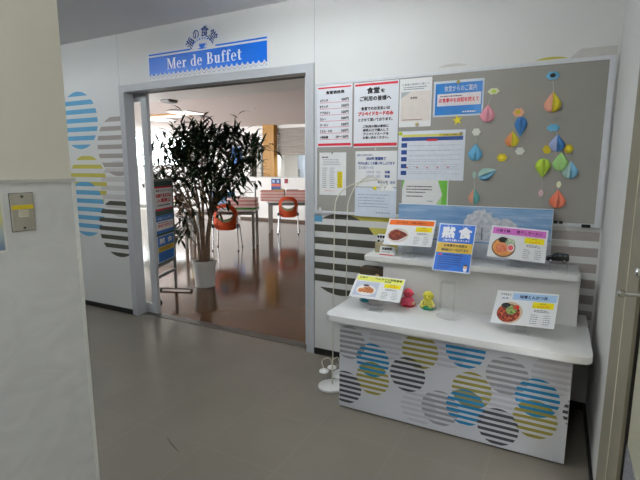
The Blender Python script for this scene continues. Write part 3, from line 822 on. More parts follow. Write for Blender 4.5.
def build_cards():
    W_, H_ = .306, .216
    card = mat('card_white', (230, 231, 232), .35, var=.01)
    def menu(pose, header, hcol, htext, hink, sub, label, stand_label, surf, food, lead=None):
        x, y, z, yaw, tilt, roll = pose
        M = frame_card(x, y, z, yaw, tilt, roll, W_)
        s = Sheet('menu_card', M, W_, H_, card, label, 'menu card', 'photo menu cards on the counter')
        s.frect(*header, hcol, 'header_band')
        for t in htext: s.text(*t[:5], t[5] if len(t) > 5 else hink, .02, 2, 'header_lettering')
        s.frect(.62, .53, .95, .71, yellow_print, 'price_box'); s.text('価格', .73, .645, .83, .69, mat('amber_ink', (150, 120, 20), .5), 0, 2); s.text(sub, .70, .555, .88, .615, mat('orange_ink', (226, 100, 30), .5), .01, 2, 'price_lettering')
        s.lines(.66, .41, .90, .49, 2, ink, .4, seed=5); s.lines(.62, .06, .74, .36, 5, grey_ink, .3, seed=6); s.lines(.82, .06, .93, .36, 5, grey_ink, .3, seed=7)
        food(s); s.done()
        easel(M, W_, H_, surf, stand_label)
        return M
    # curry
    def curry(s):
        s.poly(ell(.27*W_, .36*H_, .245*W_, .31*H_), mat('plate_print', (236, 232, 226), .35), 'plate_picture', 1)
        s.poly(ell(.27*W_, .36*H_, .225*W_, .27*H_), mat('plate_shade_print', (214, 206, 200), .35), 'plate_picture', 2)
        pts = [(.07, .36), (.10, .24), (.19, .16), (.30, .17), (.40, .28), (.48, .38), (.42, .46), (.30, .54), (.20, .58), (.11, .50)]
        s.poly([(a*W_, b*H_) for a, b in pts], ramp_mat('curry_print', [(.3, (84, 36, 28)), (.55, (132, 56, 36)), (.75, (176, 92, 48))], 60), 'food_picture', 3)
    menu((-1.058, -.27, .967, .069, .805, .0024), (.03, .76, .97, .95), mat('header_orange', (222, 106, 36), .35), [('カレーライス', .18, .81, .42, .89), ('特製の味わい', .50, .81, .80, .89)], mat('dark_orange_ink', (150, 62, 20), .5), '300円',
         'orange-headed menu card with curry picture on the upper shelf', 'clear stand under the orange-headed curry card', .886, curry)
    def fried(s):
        s.frect(.05, .08, .52, .70, mat('photo_grey_print', (196, 202, 218), .35), 'photo_print', 1)
        s.poly(ell(.29*W_, .33*H_, .20*W_, .22*H_), mat('plate_print', (236, 232, 226), .35), 'plate_picture', 2)
        cm = ramp_mat('fried_print', [(.3, (176, 96, 50)), (.7, (226, 150, 96))], 70)
        for a, b, rx, ry in ((.19, .30, .055, .09), (.27, .34, .055, .12), (.34, .35, .055, .14), (.40, .32, .05, .11)): s.poly(ell(a*W_, b*H_, rx*W_, ry*H_, 16), cm, 'food_picture', 3)
        s.poly(ell(.27*W_, .52*H_, .06*W_, .05*H_, 14), mat('salad_print', (96, 84, 84), .4), 'salad_picture', 4)
    menu((-1.1634, -.55, .6785, .224, 1.122, -.0887), (.03, .74, .98, .95), mat('header_yellow', (238, 238, 110), .35), [('日替り', .08, .84, .24, .90), ('ハムカツと野菜春巻', .40, .83, .95, .92), ('定食', .60, .755, .74, .81)], mat('green_ink', (60, 84, 40), .5), '350円',
         'yellow-headed menu card with fried food picture at the counter corner', 'clear stand under the yellow-headed fried food card', .601, fried)
    def ramen(s):
        s.poly(ell(.27*W_, .33*H_, .21*W_, .31*H_), mat('bowl_rim_print', (104, 84, 60), .35), 'bowl_picture', 1)
        s.poly(ell(.27*W_, .34*H_, .19*W_, .27*H_), ramp_mat('soup_print', [(.35, (204, 120, 52)), (.6, (226, 160, 92)), (.75, (236, 190, 130))], 50), 'food_picture', 2)
        s.poly(ell(.25*W_, .31*H_, .11*W_, .15*H_), ramp_mat('pork_print', [(.3, (196, 88, 56)), (.7, (228, 150, 110))], 60), 'food_picture', 3)
        s.poly(ell(.24*W_, .56*H_, .08*W_, .09*H_), mat('seaweed_print', (36, 40, 40), .4), 'seaweed_picture', 3)
        s.poly(ell(.37*W_, .50*H_, .09*W_, .12*H_), ramp_mat('leek_print', [(.35, (120, 150, 96)), (.65, (206, 216, 190))], 90), 'leek_picture', 3)
        s.poly(ell(.40*W_, .33*H_, .065*W_, .12*H_), mat('egg_white_print', (232, 222, 214), .4), 'egg_picture', 4); s.poly(ell(.395*W_, .33*H_, .045*W_, .08*H_), mat('pink_slice_print', (222, 90, 100), .4), 'egg_picture', 5)
    menu((-.4292, -.25, .9347, .0648, .6845, -.0626), (.03, .74, .97, .95), mat('header_pink', (212, 116, 196), .35), [('日替り麺', .10, .81, .34, .89), ('煮干しラーメン', .46, .80, .90, .90)], mat('plum_ink', (96, 30, 92), .5), '320円',
         'pink-headed menu card with ramen picture on the upper shelf', 'clear stand under the pink-headed ramen card', .886, ramen)
    def bowl(s):
        s.poly(ell(.28*W_, .34*H_, .21*W_, .32*H_), mat('bowl_tan_print', (206, 182, 156), .35), 'bowl_picture', 1)
        s.poly(ell(.26*W_, .32*H_, .19*W_, .27*H_), ramp_mat('cutlet_print', [(.3, (60, 26, 26)), (.5, (150, 50, 34)), (.7, (214, 110, 50))], 70), 'food_picture', 2)
        s.poly(ell(.20*W_, .54*H_, .08*W_, .08*H_), mat('seaweed_print', (36, 40, 40), .4), 'seaweed_picture', 3)
        s.poly(ell(.30*W_, .42*H_, .09*W_, .14*H_), ramp_mat('onion_print', [(.35, (70, 110, 50)), (.65, (176, 190, 110))], 90), 'leek_picture', 3)
        s.poly(ell(.37*W_, .50*H_, .055*W_, .07*H_), mat('tomato_print', (206, 50, 36), .4), 'tomato_picture', 3)
    menu((-.3578, -.55, .6505, -.24, .88, .13), (.28, .74, .98, .95), mat('header_sky', (168, 200, 232), .35), [('味噌とんかつ丼', .40, .79, .84, .89), ('アラカルト', .07, .85, .25, .91), ('定食', .10, .74, .22, .79, mat('sky_ink', (130, 150, 190), .5))], mat('dark_navy_ink', (40, 56, 96), .5), '320円',
         'pale blue-headed menu card with rice bowl picture on the counter front', 'clear stand under the pale blue-headed rice bowl card', .601, bowl)
    # blue silent-meal card
    w2, h2 = .2183, .3087
    M = frame_card(-.768, -.332, .843, -.0088, .5285, .0022, w2)
    s = Sheet('silent_meal_card', M, w2, h2, mat('card_rim_white', (214, 226, 238), .3), 'tall blue card with two big white characters leaning on the upper shelf edge', 'notice card')
    bl = mat('card_blue', (20, 100, 196), .35)
    s.frect(.025, .02, .975, .98, bl); s.frect(.025, .385, .975, .595, mat('card_gold', (208, 172, 44), .35), 'gold_band', 2)
    wh = mat('card_letter_white', (238, 242, 246), .35)
    s.text('黙', .12, .70, .45, .92, wh, .035, 3, 'big_lettering'); s.text('食', .57, .70, .90, .92, wh, .035, 3, 'big_lettering'); s.text('もく', .22, .935, .36, .96, wh, .0, 3); s.text('しょく', .66, .935, .84, .96, wh, .0, 3)
    s.text('ご協力をお願いいたします', .16, .625, .88, .67, wh, .015, 3)
    s.text('お食事中の会話は', .22, .51, .84, .565, mat('gold_dark_ink', (60, 60, 40), .5), .02, 3); s.text('感染拡大につながります', .16, .42, .88, .475, MATS['gold_dark_ink'], .02, 3)
    s.frect(.11, .325, .20, .36, red_ink, 'red_mark', 2); dk = mat('deep_blue_ink', (14, 44, 96), .5)
    s.lines(.22, .315, .82, .365, 1, dk, .5, 2, seed=41); s.lines(.10, .13, .86, .31, 4, dk, .35, 2, seed=42); s.lines(.10, .05, .50, .12, 2, dk, .35, 2, seed=43)
    s.poly(ell(.865*w2, .075*h2, .05*w2, .05*h2, 14), wh, 'child_drawing', 2); s.poly(ell(.865*w2, .125*h2, .052*w2, .036*h2, 14), mat('skin_print', (236, 196, 160), .5), 'child_drawing', 3); s.poly([(a, b) for a, b in ell(.865*w2, .138*h2, .055*w2, .03*h2, 18) if b > .136*h2], mat('hair_print', (70, 50, 40), .5), 'child_drawing', 4)
    s.done()
build_cards()

def build_panel():
    """landscape picture board standing at the back of the shelf"""
    w_, h_ = .927, .326
    M = frame_wall(-1.181, .8865, -.062)
    sky = ramp_mat('sky_print', [(.30, (112, 150, 196)), (.5, (134, 168, 206)), (.72, (172, 196, 220))], 3.0, .4)
    nz = [n for n in sky.node_tree.nodes if n.type == 'TEX_NOISE'][0]
    mp = sky.node_tree.nodes.new('ShaderNodeMapping'); mp.inputs['Scale'].default_value = (1.2, 9, 1)
    tc = [n for n in sky.node_tree.nodes if n.type == 'TEX_COORD'][0]
    sky.node_tree.links.new(tc.outputs['Object'], mp.inputs[0]); sky.node_tree.links.new(mp.outputs[0], nz.inputs['Vector'])
    s = Sheet('landscape_panel', M, w_, h_, mat('panel_edge_white', (222, 226, 230), .45), 'wide picture panel of a blue sky and white frosted trees at the shelf back', 'picture panel', thick=.03)
    s.rect(.0, .0, w_-.004, h_-.002, sky, 'sky_picture', 1)
    snow = ramp_mat('snow_print', [(.3, (196, 202, 214)), (.7, (226, 228, 234))], 20, .4)
    s.rect(.0, .0, w_-.004, .135, snow, 'snow_picture', 2)
    s.rect(.0, .098, w_-.02, .106, mat('lake_print', (120, 152, 196), .4), 'lake_picture', 3)
    frost = ramp_mat('frost_print', [(.30, (172, 178, 190)), (.5, (202, 204, 210)), (.68, (224, 224, 226))], 42, .45, 8)
    rnd = random.Random(3)
    def tree(cx, cy, rx, ry, lv):
        pts = []
        for k in range(44):
            a = 2*PI*k/44; f = .86 + .2*rnd.random(); pts.append((min(w_-.006, cx+rx*f*math.cos(a)), max(.12, cy+ry*f*math.sin(a))))
        s.poly(pts, frost, 'frosted_tree_picture', lv)
    tree(.53, .185, .11, .125, 3); tree(.64, .16, .12, .10, 4); tree(.40, .15, .06, .05, 5); tree(.25, .155, .035, .04, 4); tree(.06, .16, .05, .045, 4); tree(.78, .14, .10, .05, 5)
    s.poly([(.535, .12), (.545, .12), (.542, .2), (.536, .2)], mat('trunk_print', (120, 120, 126), .5), 'trunk_picture', 6)
    s.done()
build_panel()

# ------------------------------------------------------------------ small things on the counter
def riser(name, x0, x1, y0, y1, z0, z1, label):
    e = empty(name, ((x0+x1)/2, (y0+y1)/2, z0), label, 'riser', 'clear acrylic risers'); w2, d2, h = (x1-x0)/2, (y1-y0)/2, z1-z0
    obj('top_plate', B(-w2, -d2, h-.003, w2, d2, h), clear, e)
    for sx in (-1, 1): obj('side_plate', B(sx*w2-.0015, -d2, 0, sx*w2+.0015, d2, h-.003), clear, e)
    return e
def build_toys():
    # clear risers
    riser('acrylic_riser', -.250, -.165, -.265, -.170, .886, .934, 'clear acrylic riser under the black toy car')
    e = riser('acrylic_riser', -.822, -.742, -.345, -.282, .601, .775, 'empty tall clear acrylic riser below the tall blue card')
    # black toy car, nose to the left
    e = empty('toy_car', (-.217, -.215, .9345), 'small black toy car on the clear riser by the wall corner', 'toy car', rz=math.radians(6))
    blk = mat('toy_black', (26, 26, 30), .25, coat=.5)
    prof = [(-.056, .010), (-.057, .024), (-.050, .029), (-.030, .032), (-.016, .050), (-.008, .053), (.046, .053), (.053, .048), (.056, .030), (.056, .010)]
    bm = bmesh.new(); prism(bm, prof, -.021, .021, Matrix(((1, 0, 0, 0), (0, 0, -1, 0), (0, 1, 0, 0), (0, 0, 0, 1))))
    bmesh.ops.bevel(bm, geom=bm.edges[:], offset=.002, segments=2, affect='EDGES'); obj('car_body', bm, blk, e, True)
    wm = mat('toy_window', (70, 78, 84), .1); bm = bmesh.new()
    for pts in ([(-.024, .034), (-.013, .048), (-.002, .049), (-.002, .034)], [(.002, .034), (.002, .049), (.022, .049), (.022, .034)], [(.026, .034), (.026, .049), (.044, .049), (.048, .034)]):
        prism(bm, pts, .0212, .0218, Matrix(((1, 0, 0, 0), (0, 0, -1, 0), (0, 1, 0, 0), (0, 0, 0, 1))))
    obj('side_windows', bm, wm, e)
    bm = bmesh.new(); box(bm, -.0585, -.018, .020, -.0565, -.010, .025); box(bm, -.0585, .010, .020, -.0565, .018, .025); obj('headlights', bm, alu_bright, e)
    for x in (-.034, .034):
        for y in (-.0205, .0205):
            w = bmesh.new(); lathe(w, [(.0, -.004), (.010, -.004), (.0105, 0), (.010, .004), (0, .004)], (x, y, .0105), 16, 'Y'); wo = obj('wheel', w, MATS['black_rubber'], e, True)
            h = bmesh.new(); lathe(h, [(.0055, .0), (.004, .001)], (x, y-.004 if y < 0 else y+.005, .0105), 12, 'Y'); obj('hub_cap', h, alu, wo, True)
    # white toy bus on a beige block
    o = obj('wooden_block', B(-.045, -.03, 0, .045, .03, .070, bev=.003), mat('beige_block', (186, 174, 140), .6, var=.05)); o.location = (-1.262, -.135, .886); tag(o, 'beige block under the white toy bus on the shelf end', 'block')
    e = empty('toy_bus', (-1.268, -.135, .957), 'small white toy bus half behind the curry menu card', 'toy bus')
    bm = B(-.030, -.016, .006, .030, .016, .050, bev=.005); obj('bus_body', bm, mat('toy_white', (226, 228, 230), .3), e, True)
    bm = bmesh.new()
    for a, b in ((-.027, -.014), (-.010, .004), (.008, .024)): box(bm, a, -.0165, .028, b, -.0158, .044)
    obj('bus_windows', bm, blk, e)
    for x in (-.018, .018):
        for y in (-.014, .014): w = bmesh.new(); lathe(w, [(0, -.003), (.0075, -.003), (.0075, .003), (0, .003)], (x, y*1.15, .0075), 14, 'Y'); obj('wheel', w, MATS['black_rubber'], e, True)
    # tent sign
    bm = bmesh.new(); prism(bm, [(-.030, 0), (0, .058), (.030, 0), (.028, 0), (0, .055), (-.028, 0)], -.05, .05, Matrix(((0, 0, 1, 0), (1, 0, 0, 0), (0, 1, 0, 0), (0, 0, 0, 1))))
    o = obj('tent_sign', bm, paper); o.location = (-1.195, -.225, .886); tag(o, 'small white folded tent sign with a red line on the shelf end', 'sign')
    ang = math.atan2(.030, .058)
    s = Sheet('face_print', None, .1, .065, paper, None, None, thick=.0004, parent=o)
    s.o.matrix_parent_inverse = Matrix.Identity(4); s.o.matrix_basis = frame_card(0, -.0312, .0005, 0, ang, 0, .1)
    s.text('営業時間', .14, .60, .80, .86, ink, .02); s.lines(.14, .34, .9, .5, 1, grey_ink, .4, seed=2); s.frect(.04, .06, .96, .16, red_ink, 'red_line', 2); s.done()
    # dish with a teal sweet, flat clear saucer
    bm = bmesh.new(); lathe(bm, [(.0, 0), (.045, 0), (.05, .004), (.10, .030), (.103, .030), (.052, .001)][:5] + [(.097, .030), (.048, .007), (0, .006)], n=36)
    o = obj('glass_dish', bm, clear_mat('dish_glass', (.995, .995, .995), .02, .16), None, True); o.location = (-1.205, -.405, .601); tag(o, 'round clear dish under the yellow-headed menu card', 'dish')
    bm = bmesh.new(); ball(bm, (0, 0, .014), .016, 1.5, 1.0, .8); ball(bm, (.02, .004, .012), .012, 1.2, 1, .8)
    o = obj('teal_ornament', bm, mat('teal_plastic', (40, 150, 176), .3), None, True); o.location = (-1.275, -.43, .612); tag(o, 'small teal ornament lying in the clear dish', 'ornament')
    bm = bmesh.new(); lathe(bm, [(.0, 0), (.05, 0), (.078, .012), (.080, .012), (.051, .0035), (0, .003)], n=36)
    o = obj('glass_saucer', bm, MATS['dish_glass'], None, True); o.location = (-.735, -.445, .601); tag(o, 'flat clear saucer in the middle of the counter top', 'dish')
    # two seated figurines
    for x, y, body, head, base, lab in ((-1.018, -.328, (214, 84, 110), (206, 70, 92), (196, 40, 56), 'small red figurine with a round head sitting on the counter'), (-.893, -.328, (206, 196, 90), (214, 204, 72), (30, 140, 104), 'small yellow figurine in a green ring sitting on the counter')):
        e = empty('figurine', (x, y, .601), lab, 'figurine', 'seated round-headed figurines'); e.scale = (1.15, 1.15, 1.2); k = lab.split()[1]
        bm = bmesh.new(); lathe(bm, [(.0, .0), (.036, .0), (.042, .008), (.038, .016), (.026, .018), (0, .016)], n=24); obj('base_ring', bm, mat('figurine_base_'+k, base, .3, coat=.4), e, True)
        bm = bmesh.new(); lathe(bm, [(.0, .012), (.022, .012), (.026, .024), (.022, .038), (.014, .050), (0, .052)], n=20)
        for sx in (-1, 1):
            tube(bm, [(sx*.018, -.002, .042), (sx*.030, -.012, .030), (sx*.026, -.026, .022)], [.007, .007, .006], 8)
            tube(bm, [(sx*.012, -.014, .018), (sx*.020, -.032, .016), (sx*.022, -.040, .020)], [.009, .008, .007], 8)
        obj('figure_body', bm, mat('figurine_body_'+k, body, .4), e, True)
        bm = bmesh.new(); ball(bm, (0, -.002, .066), .027, 1, 1, .95)
        ball(bm, (0, -.028, .062), .006)
        for sx in (-1, 1): ball(bm, (sx*.026, 0, .066), .007, .6, 1, 1)
        h = obj('head', bm, mat('figurine_head_'+k, head, .4), e, True)
        bm = bmesh.new()
        for sx in (-1, 1): ball(bm, (sx*.009, -.0265, .071), .003)
        obj('eyes', bm, ink, h)
        bm = bmesh.new(); ball(bm, (.034, -.020, .020), .009); ball(bm, (-.036, -.018, .018), .008); obj('trinket', bm, mat('figurine_cream', (226, 208, 160), .4), e, True)
    # dark brown box behind the fried food card
    e = empty('gift_box', (-1.310, -.17, .601), 'dark brown box with a gold tuft in the shade of the shelf end', 'box')
    obj('box_body', B(-.082, -.05, 0, .082, .05, .170, bev=.004), mat('dark_brown_card', (74, 62, 46), .55, var=.06), e); obj('box_lid', B(-.085, -.053, .170, .085, .053, .182, bev=.003), MATS['dark_brown_card'], e)
    bm = bmesh.new()
    rnd = random.Random(5)
    for k in range(9): ball(bm, (.03+rnd.uniform(-.03, .03), -.056, 0.128+rnd.uniform(-.015, .015)), .012, 1, .4, 1, 8)
    obj('gold_tuft', bm, ramp_mat('gold_tuft', [(.3, (110, 80, 40)), (.7, (206, 176, 110))], 60), e, True)
build_toys()

# ------------------------------------------------------------------ bent wire stands
def wire_stand(bx, by, path, low, label):
    e = empty('bell_stand', (bx, by, 0), label, 'stand', 'white wire stands with hanging bells'); wht = mat('white_enamel', (222, 222, 218), .4); wire = mat('ivory_wire', (202, 198, 182), .4)
    bm = bmesh.new(); lathe(bm, [(0, 0), (.082, 0), (.086, .004), (.086, .016), (.080, .021), (0, .022)], n=36); obj('base_disc', bm, wht, e, True)
    def spline(pts, n=6):
        P = [Vector(p) for p in pts]; out = []
        for i in range(len(P)-1):
            p0, p1, p2, p3 = P[max(i-1, 0)], P[i], P[i+1], P[min(i+2, len(P)-1)]
            for k in range(n):
                t = k/n; out.append(.5*((2*p1)+(p2-p0)*t+(2*p0-5*p1+4*p2-p3)*t*t+(3*p1-p0-3*p2+p3)*t**3))
        return out + [P[-1]]
    bm = bmesh.new(); pts = [(p[0]-bx, p[1]-by, p[2]) for p in path]; tube(bm, spline(pts), .0037, 8); obj('pole', bm, wire, e, True)
    def bell(p, s, parent):
        bm = bmesh.new(); lathe(bm, [(0, .030*s), (.006*s, .029*s), (.014*s, .022*s), (.022*s, .008*s), (.027*s, -.004*s), (.022*s, -.006*s), (0, -.004*s)], (p[0], p[1], p[2]-.024*s), 18); return obj('bell', bm, wht, parent, True)
    bell(pts[-1], .95, e)
    for lp in low:
        q = [(a-bx, b-by, c) for a, b, c in lp]; bm = bmesh.new(); tube(bm, spline(q), .0028, 6); w = obj('curled_wire', bm, wire, e, True)
        bm = bmesh.new(); c = q[-1]; lathe(bm, [(0, .016), (.010, .014), (.029, .003), (.032, -.005), (.027, -.009), (0, -.007)], (c[0], c[1], c[2]-.014), 20); obj('saucer_bell', bm, wht, w, True)
    return e
def build_stands():
    wire_stand(-1.488, -.455, [(-1.479, -.45, .015), (-1.478, -.45, .6), (-1.473, -.45, 1.06), (-1.470, -.45, 1.21), (-1.453, -.45, 1.269), (-1.409, -.45, 1.317), (-1.329, -.45, 1.355), (-1.22, -.45, 1.378), (-1.16, -.45, 1.371), (-1.117, -.45, 1.346)],
               [[(-1.49, -.44, .02), (-1.495, -.43, .16), (-1.52, -.44, .195), (-1.562, -.445, .165), (-1.545, -.448, .118)]], 'white wire stand with a bent bell stem nearest the counter front')
    wire_stand(-1.478, -.262, [(-1.474, -.255, .015), (-1.474, -.255, .6), (-1.473, -.255, 1.038), (-1.472, -.255, 1.138), (-1.465, -.255, 1.225), (-1.43, -.255, 1.307), (-1.385, -.255, 1.36), (-1.333, -.255, 1.388), (-1.298, -.255, 1.392), (-1.258, -.255, 1.372), (-1.233, -.255, 1.332)],
               [[(-1.50, -.27, .02), (-1.51, -.29, .13), (-1.525, -.305, .145), (-1.548, -.31, .12), (-1.552, -.31, .085)]], 'white wire stand with a bent bell stem standing nearer the wall')
build_stands()

# ------------------------------------------------------------------ left wall: switch plate and poster
def build_left_items():
    e = empty('switch_plate', (-1.25, -2.4475, 1.355), 'brushed steel switch plate with a yellow strip on the marble panel', 'switch plate')
    bs = mat('brushed_steel', (178, 174, 164), .35, .6, var=.06, scale=20, stretch=(1, 1, .1))
    obj('plate', B(0, -.0235, -.040, .004, .0235, .040, bev=.0015), bs, e)
    obj('plate_rim', B(-.0005, -.0245, -.041, .002, .0245, .041), steel_dark, e)
    obj('yellow_strip', B(.004, -.0225, .006, .0048, .0225, .015), mat('tape_yellow', (206, 182, 40), .5), e)
    obj('rocker_switch', B(.004, -.010, -.010, .008, .010, .004, bev=.001), mat('ivory_plastic', (196, 190, 172), .4), e)
    for z in (.033, -.034):
        bm = bmesh.new(); tube(bm, [(.0035, 0, z), (.0055, 0, z)], .0028, 10); obj('screw', bm, steel_dark, e, True)
    m = mat('gradient_print', (128, 128, 128), .4); nt = m.node_tree
    rp = [n for n in nt.nodes if n.type == 'VALTORGB'][0]; tc = [n for n in nt.nodes if n.type == 'TEX_COORD'][0]
    sx = nt.nodes.new('ShaderNodeSeparateXYZ'); nt.links.new(tc.outputs['Generated'], sx.inputs[0]); nt.links.new(sx.outputs['Y'], rp.inputs[0])
    el = rp.color_ramp.elements; el[0].position = .05; el[0].color = lin((110, 130, 150)) + (1,); el[1].position = .9; el[1].color = lin((206, 204, 194)) + (1,)
    e2 = el.new(.35); e2.color = lin((176, 186, 186)) + (1,); e3 = el.new(.55); e3.color = lin((206, 200, 130)) + (1,)
    s = Sheet('wall_poster', frame_left(-2.70, 1.274, -1.2485), .216, .125, mat('poster_rim', (214, 212, 206), .4), 'white-edged poster with yellow and blue tints on the marble panel', 'poster')
    s.frect(0, .04, .975, .98, m, 'tinted_print'); s.done()
build_left_items()

# ------------------------------------------------------------------ restaurant: sign stand, plant, chairs, tables
def build_sign_stand():
    a, b = Vector((-4.02, .42)), Vector((-4.187, .842)); d = (b-a); L = d.length; ang = math.atan2(d.y, d.x)
    e = empty('sign_stand', (a.x, a.y, 0), 'dark green sign board on grey metal legs just inside the doorway', 'sign stand', rz=ang)
    gm = mat('grey_leg_metal', (120, 120, 118), .4, .5); grn = mat('dark_green_board', (62, 84, 78), .6, var=.05)
    bd = obj('board', B(-.02, -.012, .40, L+.02, .012, 1.30), grn, e)
    obj('board_frame', B(-.03, -.014, 1.30, L+.03, .014, 1.325), gm, e); obj('board_frame', B(-.03, -.014, .375, L+.03, .014, .40), gm, e)
    for x in (-.03, L+.005): obj('leg', B(x, -.014, .03, x+.025, .014, 1.30), gm, e)
    obj('crossbar', B(0, -.01, .25, L, .01, .285), gm, e)
    for x in (-.03, L+.005):
        r = .20 if x > .1 else .05
        obj('foot_bar', B(x+.002, -r, .014, x+.023, r, .032, bev=.004), gm, e)
    for x in (-.018, L+.018):
        for y in ((-.19, .19) if x > .1 else (-.04, .04)):
            bm = bmesh.new(); tube(bm, [(x, y, 0), (x, y, .014)], .014, 12); obj('rubber_pad', bm, MATS['black_rubber'], e, True)
    # three papers on the face towards the doorway (local -Y)
    def P(name, z0, z1, m, lab):
        s = Sheet(name, None, L-.03, z1-z0, m, None, None, thick=.001, parent=e)
        s.o.matrix_parent_inverse = Matrix.Identity(4); s.o.matrix_basis = frame_wall(.025, z0, -.0135)
        return s
    s = P('red_banded_notice', .985, 1.245, paper, None); s.frect(0, .93, 1, 1, red_ink); s.frect(0, 0, 1, .08, red_ink); s.text('新型コロナウイルス', .06, .78, .94, .88, ink, .02); s.text('体調不良の方は', .04, .54, .94, .70, red_ink, .03, 2, 'red_lettering'); s.text('入場禁止', .10, .34, .90, .50, red_ink, .03, 2, 'red_lettering'); s.lines(.1, .15, .9, .28, 1, ink, .4, seed=4); s.done()
    bp = mat('poster_blue_matt', (40, 116, 196), .4)
    s = P('blue_banded_notice', .735, .93, paper, None); s.frect(0, .68, 1, 1, bp); s.frect(0, 0, 1, .18, bp); s.text('食堂からのご案内', .08, .76, .92, .90, paper, .01); s.text('会話を控えて', .08, .36, .92, .52, red_ink, .02, 2, 'red_lettering'); s.lines(.1, .54, .8, .64, 1, ink, .4, seed=5); s.done()
    s = P('blue_notice', .415, .71, paper, None); s.frect(.03, .02, .97, .98, bp); s.frect(.03, .40, .97, .60, MATS['card_gold'], 'gold_band', 2); s.text('黙', .12, .70, .42, .90, paper, .03, 3); s.text('食', .58, .70, .88, .90, paper, .03, 3); s.lines(.15, .44, .85, .56, 2, ink, .4, 3, seed=3); s.lines(.12, .08, .85, .36, 5, MATS['deep_blue_ink'], .35, 3, seed=8); s.done()
build_sign_stand()

def build_plant():
    e = empty('potted_tree', (-4.04, 1.19, 0), 'tall bushy long-leaved plant with bare canes in a white pot inside the doorway', 'plant')
    pw = mat('white_pot', (206, 204, 198), .45, var=.02)
    bm = bmesh.new(); lathe(bm, [(0, 0), (.116, 0), (.120, .018), (.116, .026), (.136, .285), (.148, .29), (.151, .325), (.142, .33), (.134, .30), (0, .295)], n=36); obj('pot', bm, pw, e, True)
    bm = bmesh.new(); lathe(bm, [(0, .305), (.136, .302)], n=28); obj('soil', bm, ramp_mat('soil', [(.3, (40, 30, 22)), (.7, (74, 58, 44))], 60, .9), e)
    bark = mat('cane_bark', (132, 108, 88), .8, var=.2, scale=14, bump=.3, stretch=(1, 1, 4)); leafm = ramp_mat('leaf_green', [(.3, (22, 38, 24)), (.7, (44, 66, 36))], 9, .4)
    rust = ramp_mat('leaf_reddish', [(.3, (70, 62, 34)), (.7, (122, 74, 48))], 9, .5)
    rnd = random.Random(11)
    def leaf(bm, base, d, L, wid, droop):
        d = d.normalized(); side = d.cross(Vector((0, 0, 1)))
        side = side.normalized() if side.length > .05 else Vector((1, 0, 0)); nrm = side.cross(d).normalized()
        c = [];
        for i in range(5):
            t = i/4; p = base + d*L*t + Vector((0, 0, -droop*L*t*t)); w = wid*(.25, .85, 1.0, .62, .02)[i]
            c.append((bm.verts.new(p - side*w + nrm*w*.35), bm.verts.new(p), bm.verts.new(p + side*w + nrm*w*.35)))
        for i in range(4):
            bm.faces.new((c[i][0], c[i][1], c[i+1][1], c[i+1][0])); bm.faces.new((c[i][1], c[i][2], c[i+1][2], c[i+1][1]))
    def rosette(bm, c, n, L, up=.5, spread=.05):
        for k in range(n):
            a = 2*PI*rnd.random(); el = rnd.uniform(-.5, 1.0)+up*.4
            d = Vector((math.cos(a)*math.cos(el), math.sin(a)*math.cos(el), math.sin(el)))
            leaf(bm, Vector(c)+Vector((rnd.gauss(0, spread), rnd.gauss(0, spread), rnd.gauss(0, spread*1.2))), d, L*rnd.uniform(.7, 1.15), .0165*rnd.uniform(.8, 1.2), rnd.uniform(.05, .5))
    # canes: (base offset, crown centres with leaf counts)
    canes = [((-.05, .02), [(-.18, -.04, 1.80), (-.39, .05, 1.70), (-.30, -.1, 1.62), (-.50, .05, 1.56), (-.20, .0, 1.58)], 1),
             ((.03, -.03), [(.09, -.06, 1.80), (.0, .05, 1.72), (.15, -.08, 1.62), (.20, .04, 1.76), (-.10, .0, 1.68)], 1),
             ((.06, .04), [(.50, .02, 1.76), (.36, -.06, 1.74), (.62, .05, 1.64), (.73, .0, 1.64), (.82, .0, 1.62), (.45, .05, 1.56)], .9),
             ((.0, .07), [(.62, .0, 1.46), (.40, .05, 1.40), (.52, -.05, 1.26), (.25, -.08, 1.36), (.60, .05, 1.34), (.10, .08, 1.44), (.30, .0, 1.24), (.0, .05, 1.40), (.18, -.05, 1.28), (-.12, .0, 1.32), (.02, -.08, 1.22), (.42, .0, 1.12)], .8),
             ((-.06, -.04), [(-.58, -.1, 1.46), (-.75, -.05, 1.34), (-.48, -.05, 1.24), (-.42, .05, 1.38), (-.62, -.1, 1.26), (-.26, -.05, 1.40), (-.32, .0, 1.26)], .7)]
    for (bx, by), crowns, f in canes:
        top = crowns[0]; pts = [Vector((bx*.7, by*.7, .30)), Vector((bx*.9, by*.9, .62)), Vector((bx*1.0+top[0]*.10, by*1.2, .95)), Vector((top[0]*.55, top[1]*.5, (top[2]+.95)/2)), Vector(top)]
        bm = bmesh.new(); tube(bm, pts, [.019, .018, .016, .012, .007], 9)
        for c in crowns[1:]: tube(bm, [pts[2] if c[2] > 1.3 else pts[1].lerp(pts[2], .6), (pts[2]+Vector(c))/2+Vector((0, 0, .05)), Vector(c)], [.010, .008, .005], 7)
        obj('cane', bm, bark, e, True)
        bm = bmesh.new()
        for c in crowns: rosette(bm, c, int((84 if abs(c[0]-.1) < .5 and c[2] > 1.3 else 44)*f), .19, .3, .08)
        obj('foliage', bm, leafm, e)
    # upright tufts on top and low sprays
    bm = bmesh.new()
    for c in ((-.18, -.05, 1.86), (.08, -.05, 1.84), (.53, .0, 1.82), (.42, .02, 1.80), (.80, .0, 1.62), (-.72, -.1, 1.42), (-.80, .0, 1.66)): rosette(bm, c, 11, .20, 1.5, .012)
    tube(bm, [(-.58, -.1, 1.46), (-.72, -.05, 1.58), (-.80, .0, 1.66)], .005, 6)
    obj('foliage', bm, leafm, e)
    bm = bmesh.new()
